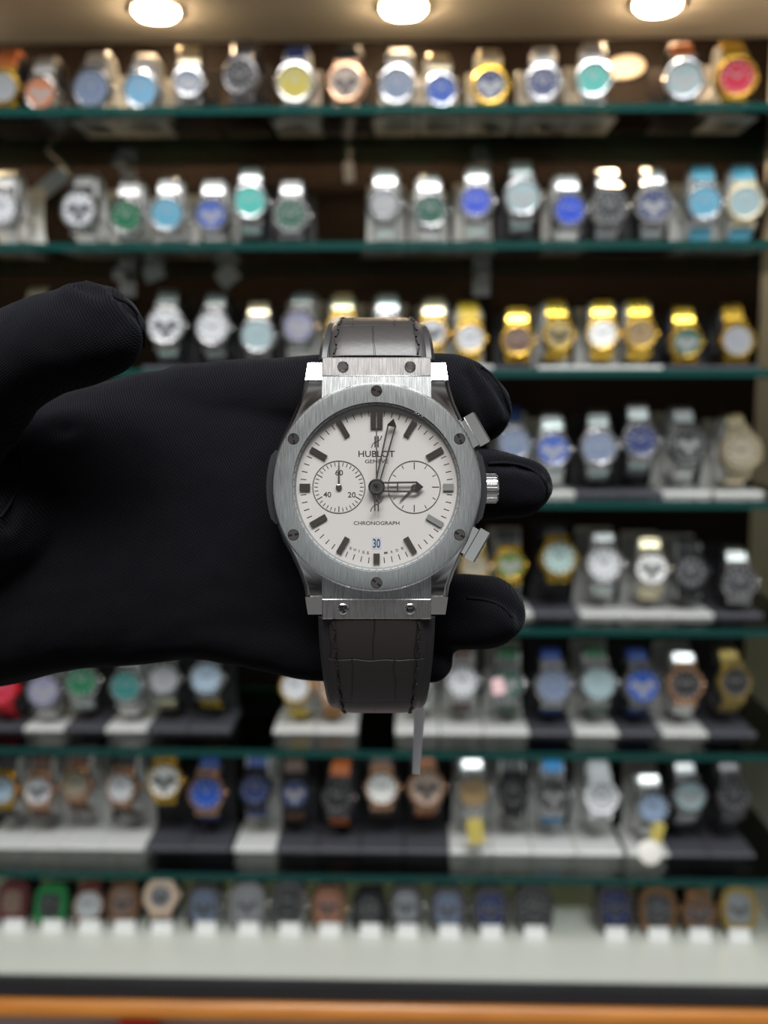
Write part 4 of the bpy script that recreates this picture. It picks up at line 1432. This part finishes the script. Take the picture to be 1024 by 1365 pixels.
# ------------------------------------------------------------------ loose tags and pale pieces among the shelves
def paper_tag(name, px, py, Y, w, h, rot, m, label, hang=None):
    c = onY(px, py, Y)
    t = empty(name, c, label, 'tag')
    M = Matrix.Rotation(rad(90), 4, 'X') @ Matrix.Rotation(rad(rot), 4, 'Z')
    out = [(-w / 2, -h / 2), (w / 2, -h / 2), (w / 2, h / 2 * 0.8), (w / 4, h / 2), (-w / 4, h / 2), (-w / 2, h / 2 * 0.8)]
    MB().prism(out, -0.0004, 0.0004, 0.0001, M).build('tag_card', m, t)
    if hang:
        e_ = M @ Vector((0, h / 2, 0))
        MB().tube([e_, e_ * 0.5 + Vector((0.001, 0.0, (hang - c.z) * 0.5)), Vector((0.0, 0.004, hang - c.z))], 0.0004, 6).build('tag_thread', MATS['white_thread'], t)
    return t


pw = mat('white_paper_tag', (0.8, 0.8, 0.82), 0, 0.5)
pyel = mat('yellow_paper_tag', (0.45, 0.37, 0.09), 0, 0.5)
pblue = mat('pale_blue_plastic', (0.55, 0.66, 0.74), 0, 0.25, 0.5)
ppink = mat('pink_paper_tag', (0.75, 0.50, 0.52), 0, 0.5)
paper_tag('hang_tag', 465, 229, 1.03, 0.010, 0.020, 3, pw, 'small white tag hanging below the top glass shelf', ZS[0] - 0.0072)
paper_tag('hang_tag', 205, 364, 1.03, 0.020, 0.015, 20, pblue, 'pale square piece under the second shelf above the thumb', ZS[1] - 0.0072)  # flat pale blue square below the second shelf
paper_tag('hang_tag', 303, 368, 1.03, 0.021, 0.019, 38, pblue, 'pale diamond piece hanging under the second shelf', ZS[1] - 0.0072)  # flat pale blue diamond below the second shelf
paper_tag('paper_strip', 62, 250, 1.02, 0.016, 0.052, -52, pblue, 'slanting pale blue plastic strip behind the second shelf watches', ZS[0] - 0.0072)
c = onY(833, 90, Y_WALL - 0.004)
t = empty('oval_disc', c, 'cream oval disc on the dark wall behind the top shelf', 'tag')
MB().prism([(0.021 * math.cos(2 * PI * j / 36), 0.0115 * math.sin(2 * PI * j / 36)) for j in range(36)], -0.0035, 0.002, 0.0006, Matrix.Rotation(rad(90), 4, 'X') @ rz(6)).build('disc', mat('cream_oval', (0.62, 0.52, 0.42), 0, 0.45), t)  # flat cream oval set against the back wall
paper_tag('price_tag', 634, 1108, 0.932, 0.016, 0.026, 8, pyel, 'yellow paper tag hanging before the steel watch with tan dial')
paper_tag('price_tag', 876, 1110, 0.930, 0.012, 0.022, -14, pyel, 'yellow paper tag before the steel watch with pale blue dial')
paper_tag('price_tag', 664, 915, 0.928, 0.012, 0.016, 10, ppink, 'pink paper tag between green strapped and blue strapped watches')
c = onY(866, 1136, 0.918)
t = empty('price_tag', c, 'round white tag lying below the steel watch with pale blue dial', 'tag')
MB().lathe([(0.0105, 0), (0.0115, 0.0006), (0.0115, 0.0014), (0.0105, 0.002)], 32, Matrix.Rotation(rad(60), 4, 'X')).build('tag_disc', mat('cream_paper_disc', (0.55, 0.53, 0.48), 0, 0.6), t)
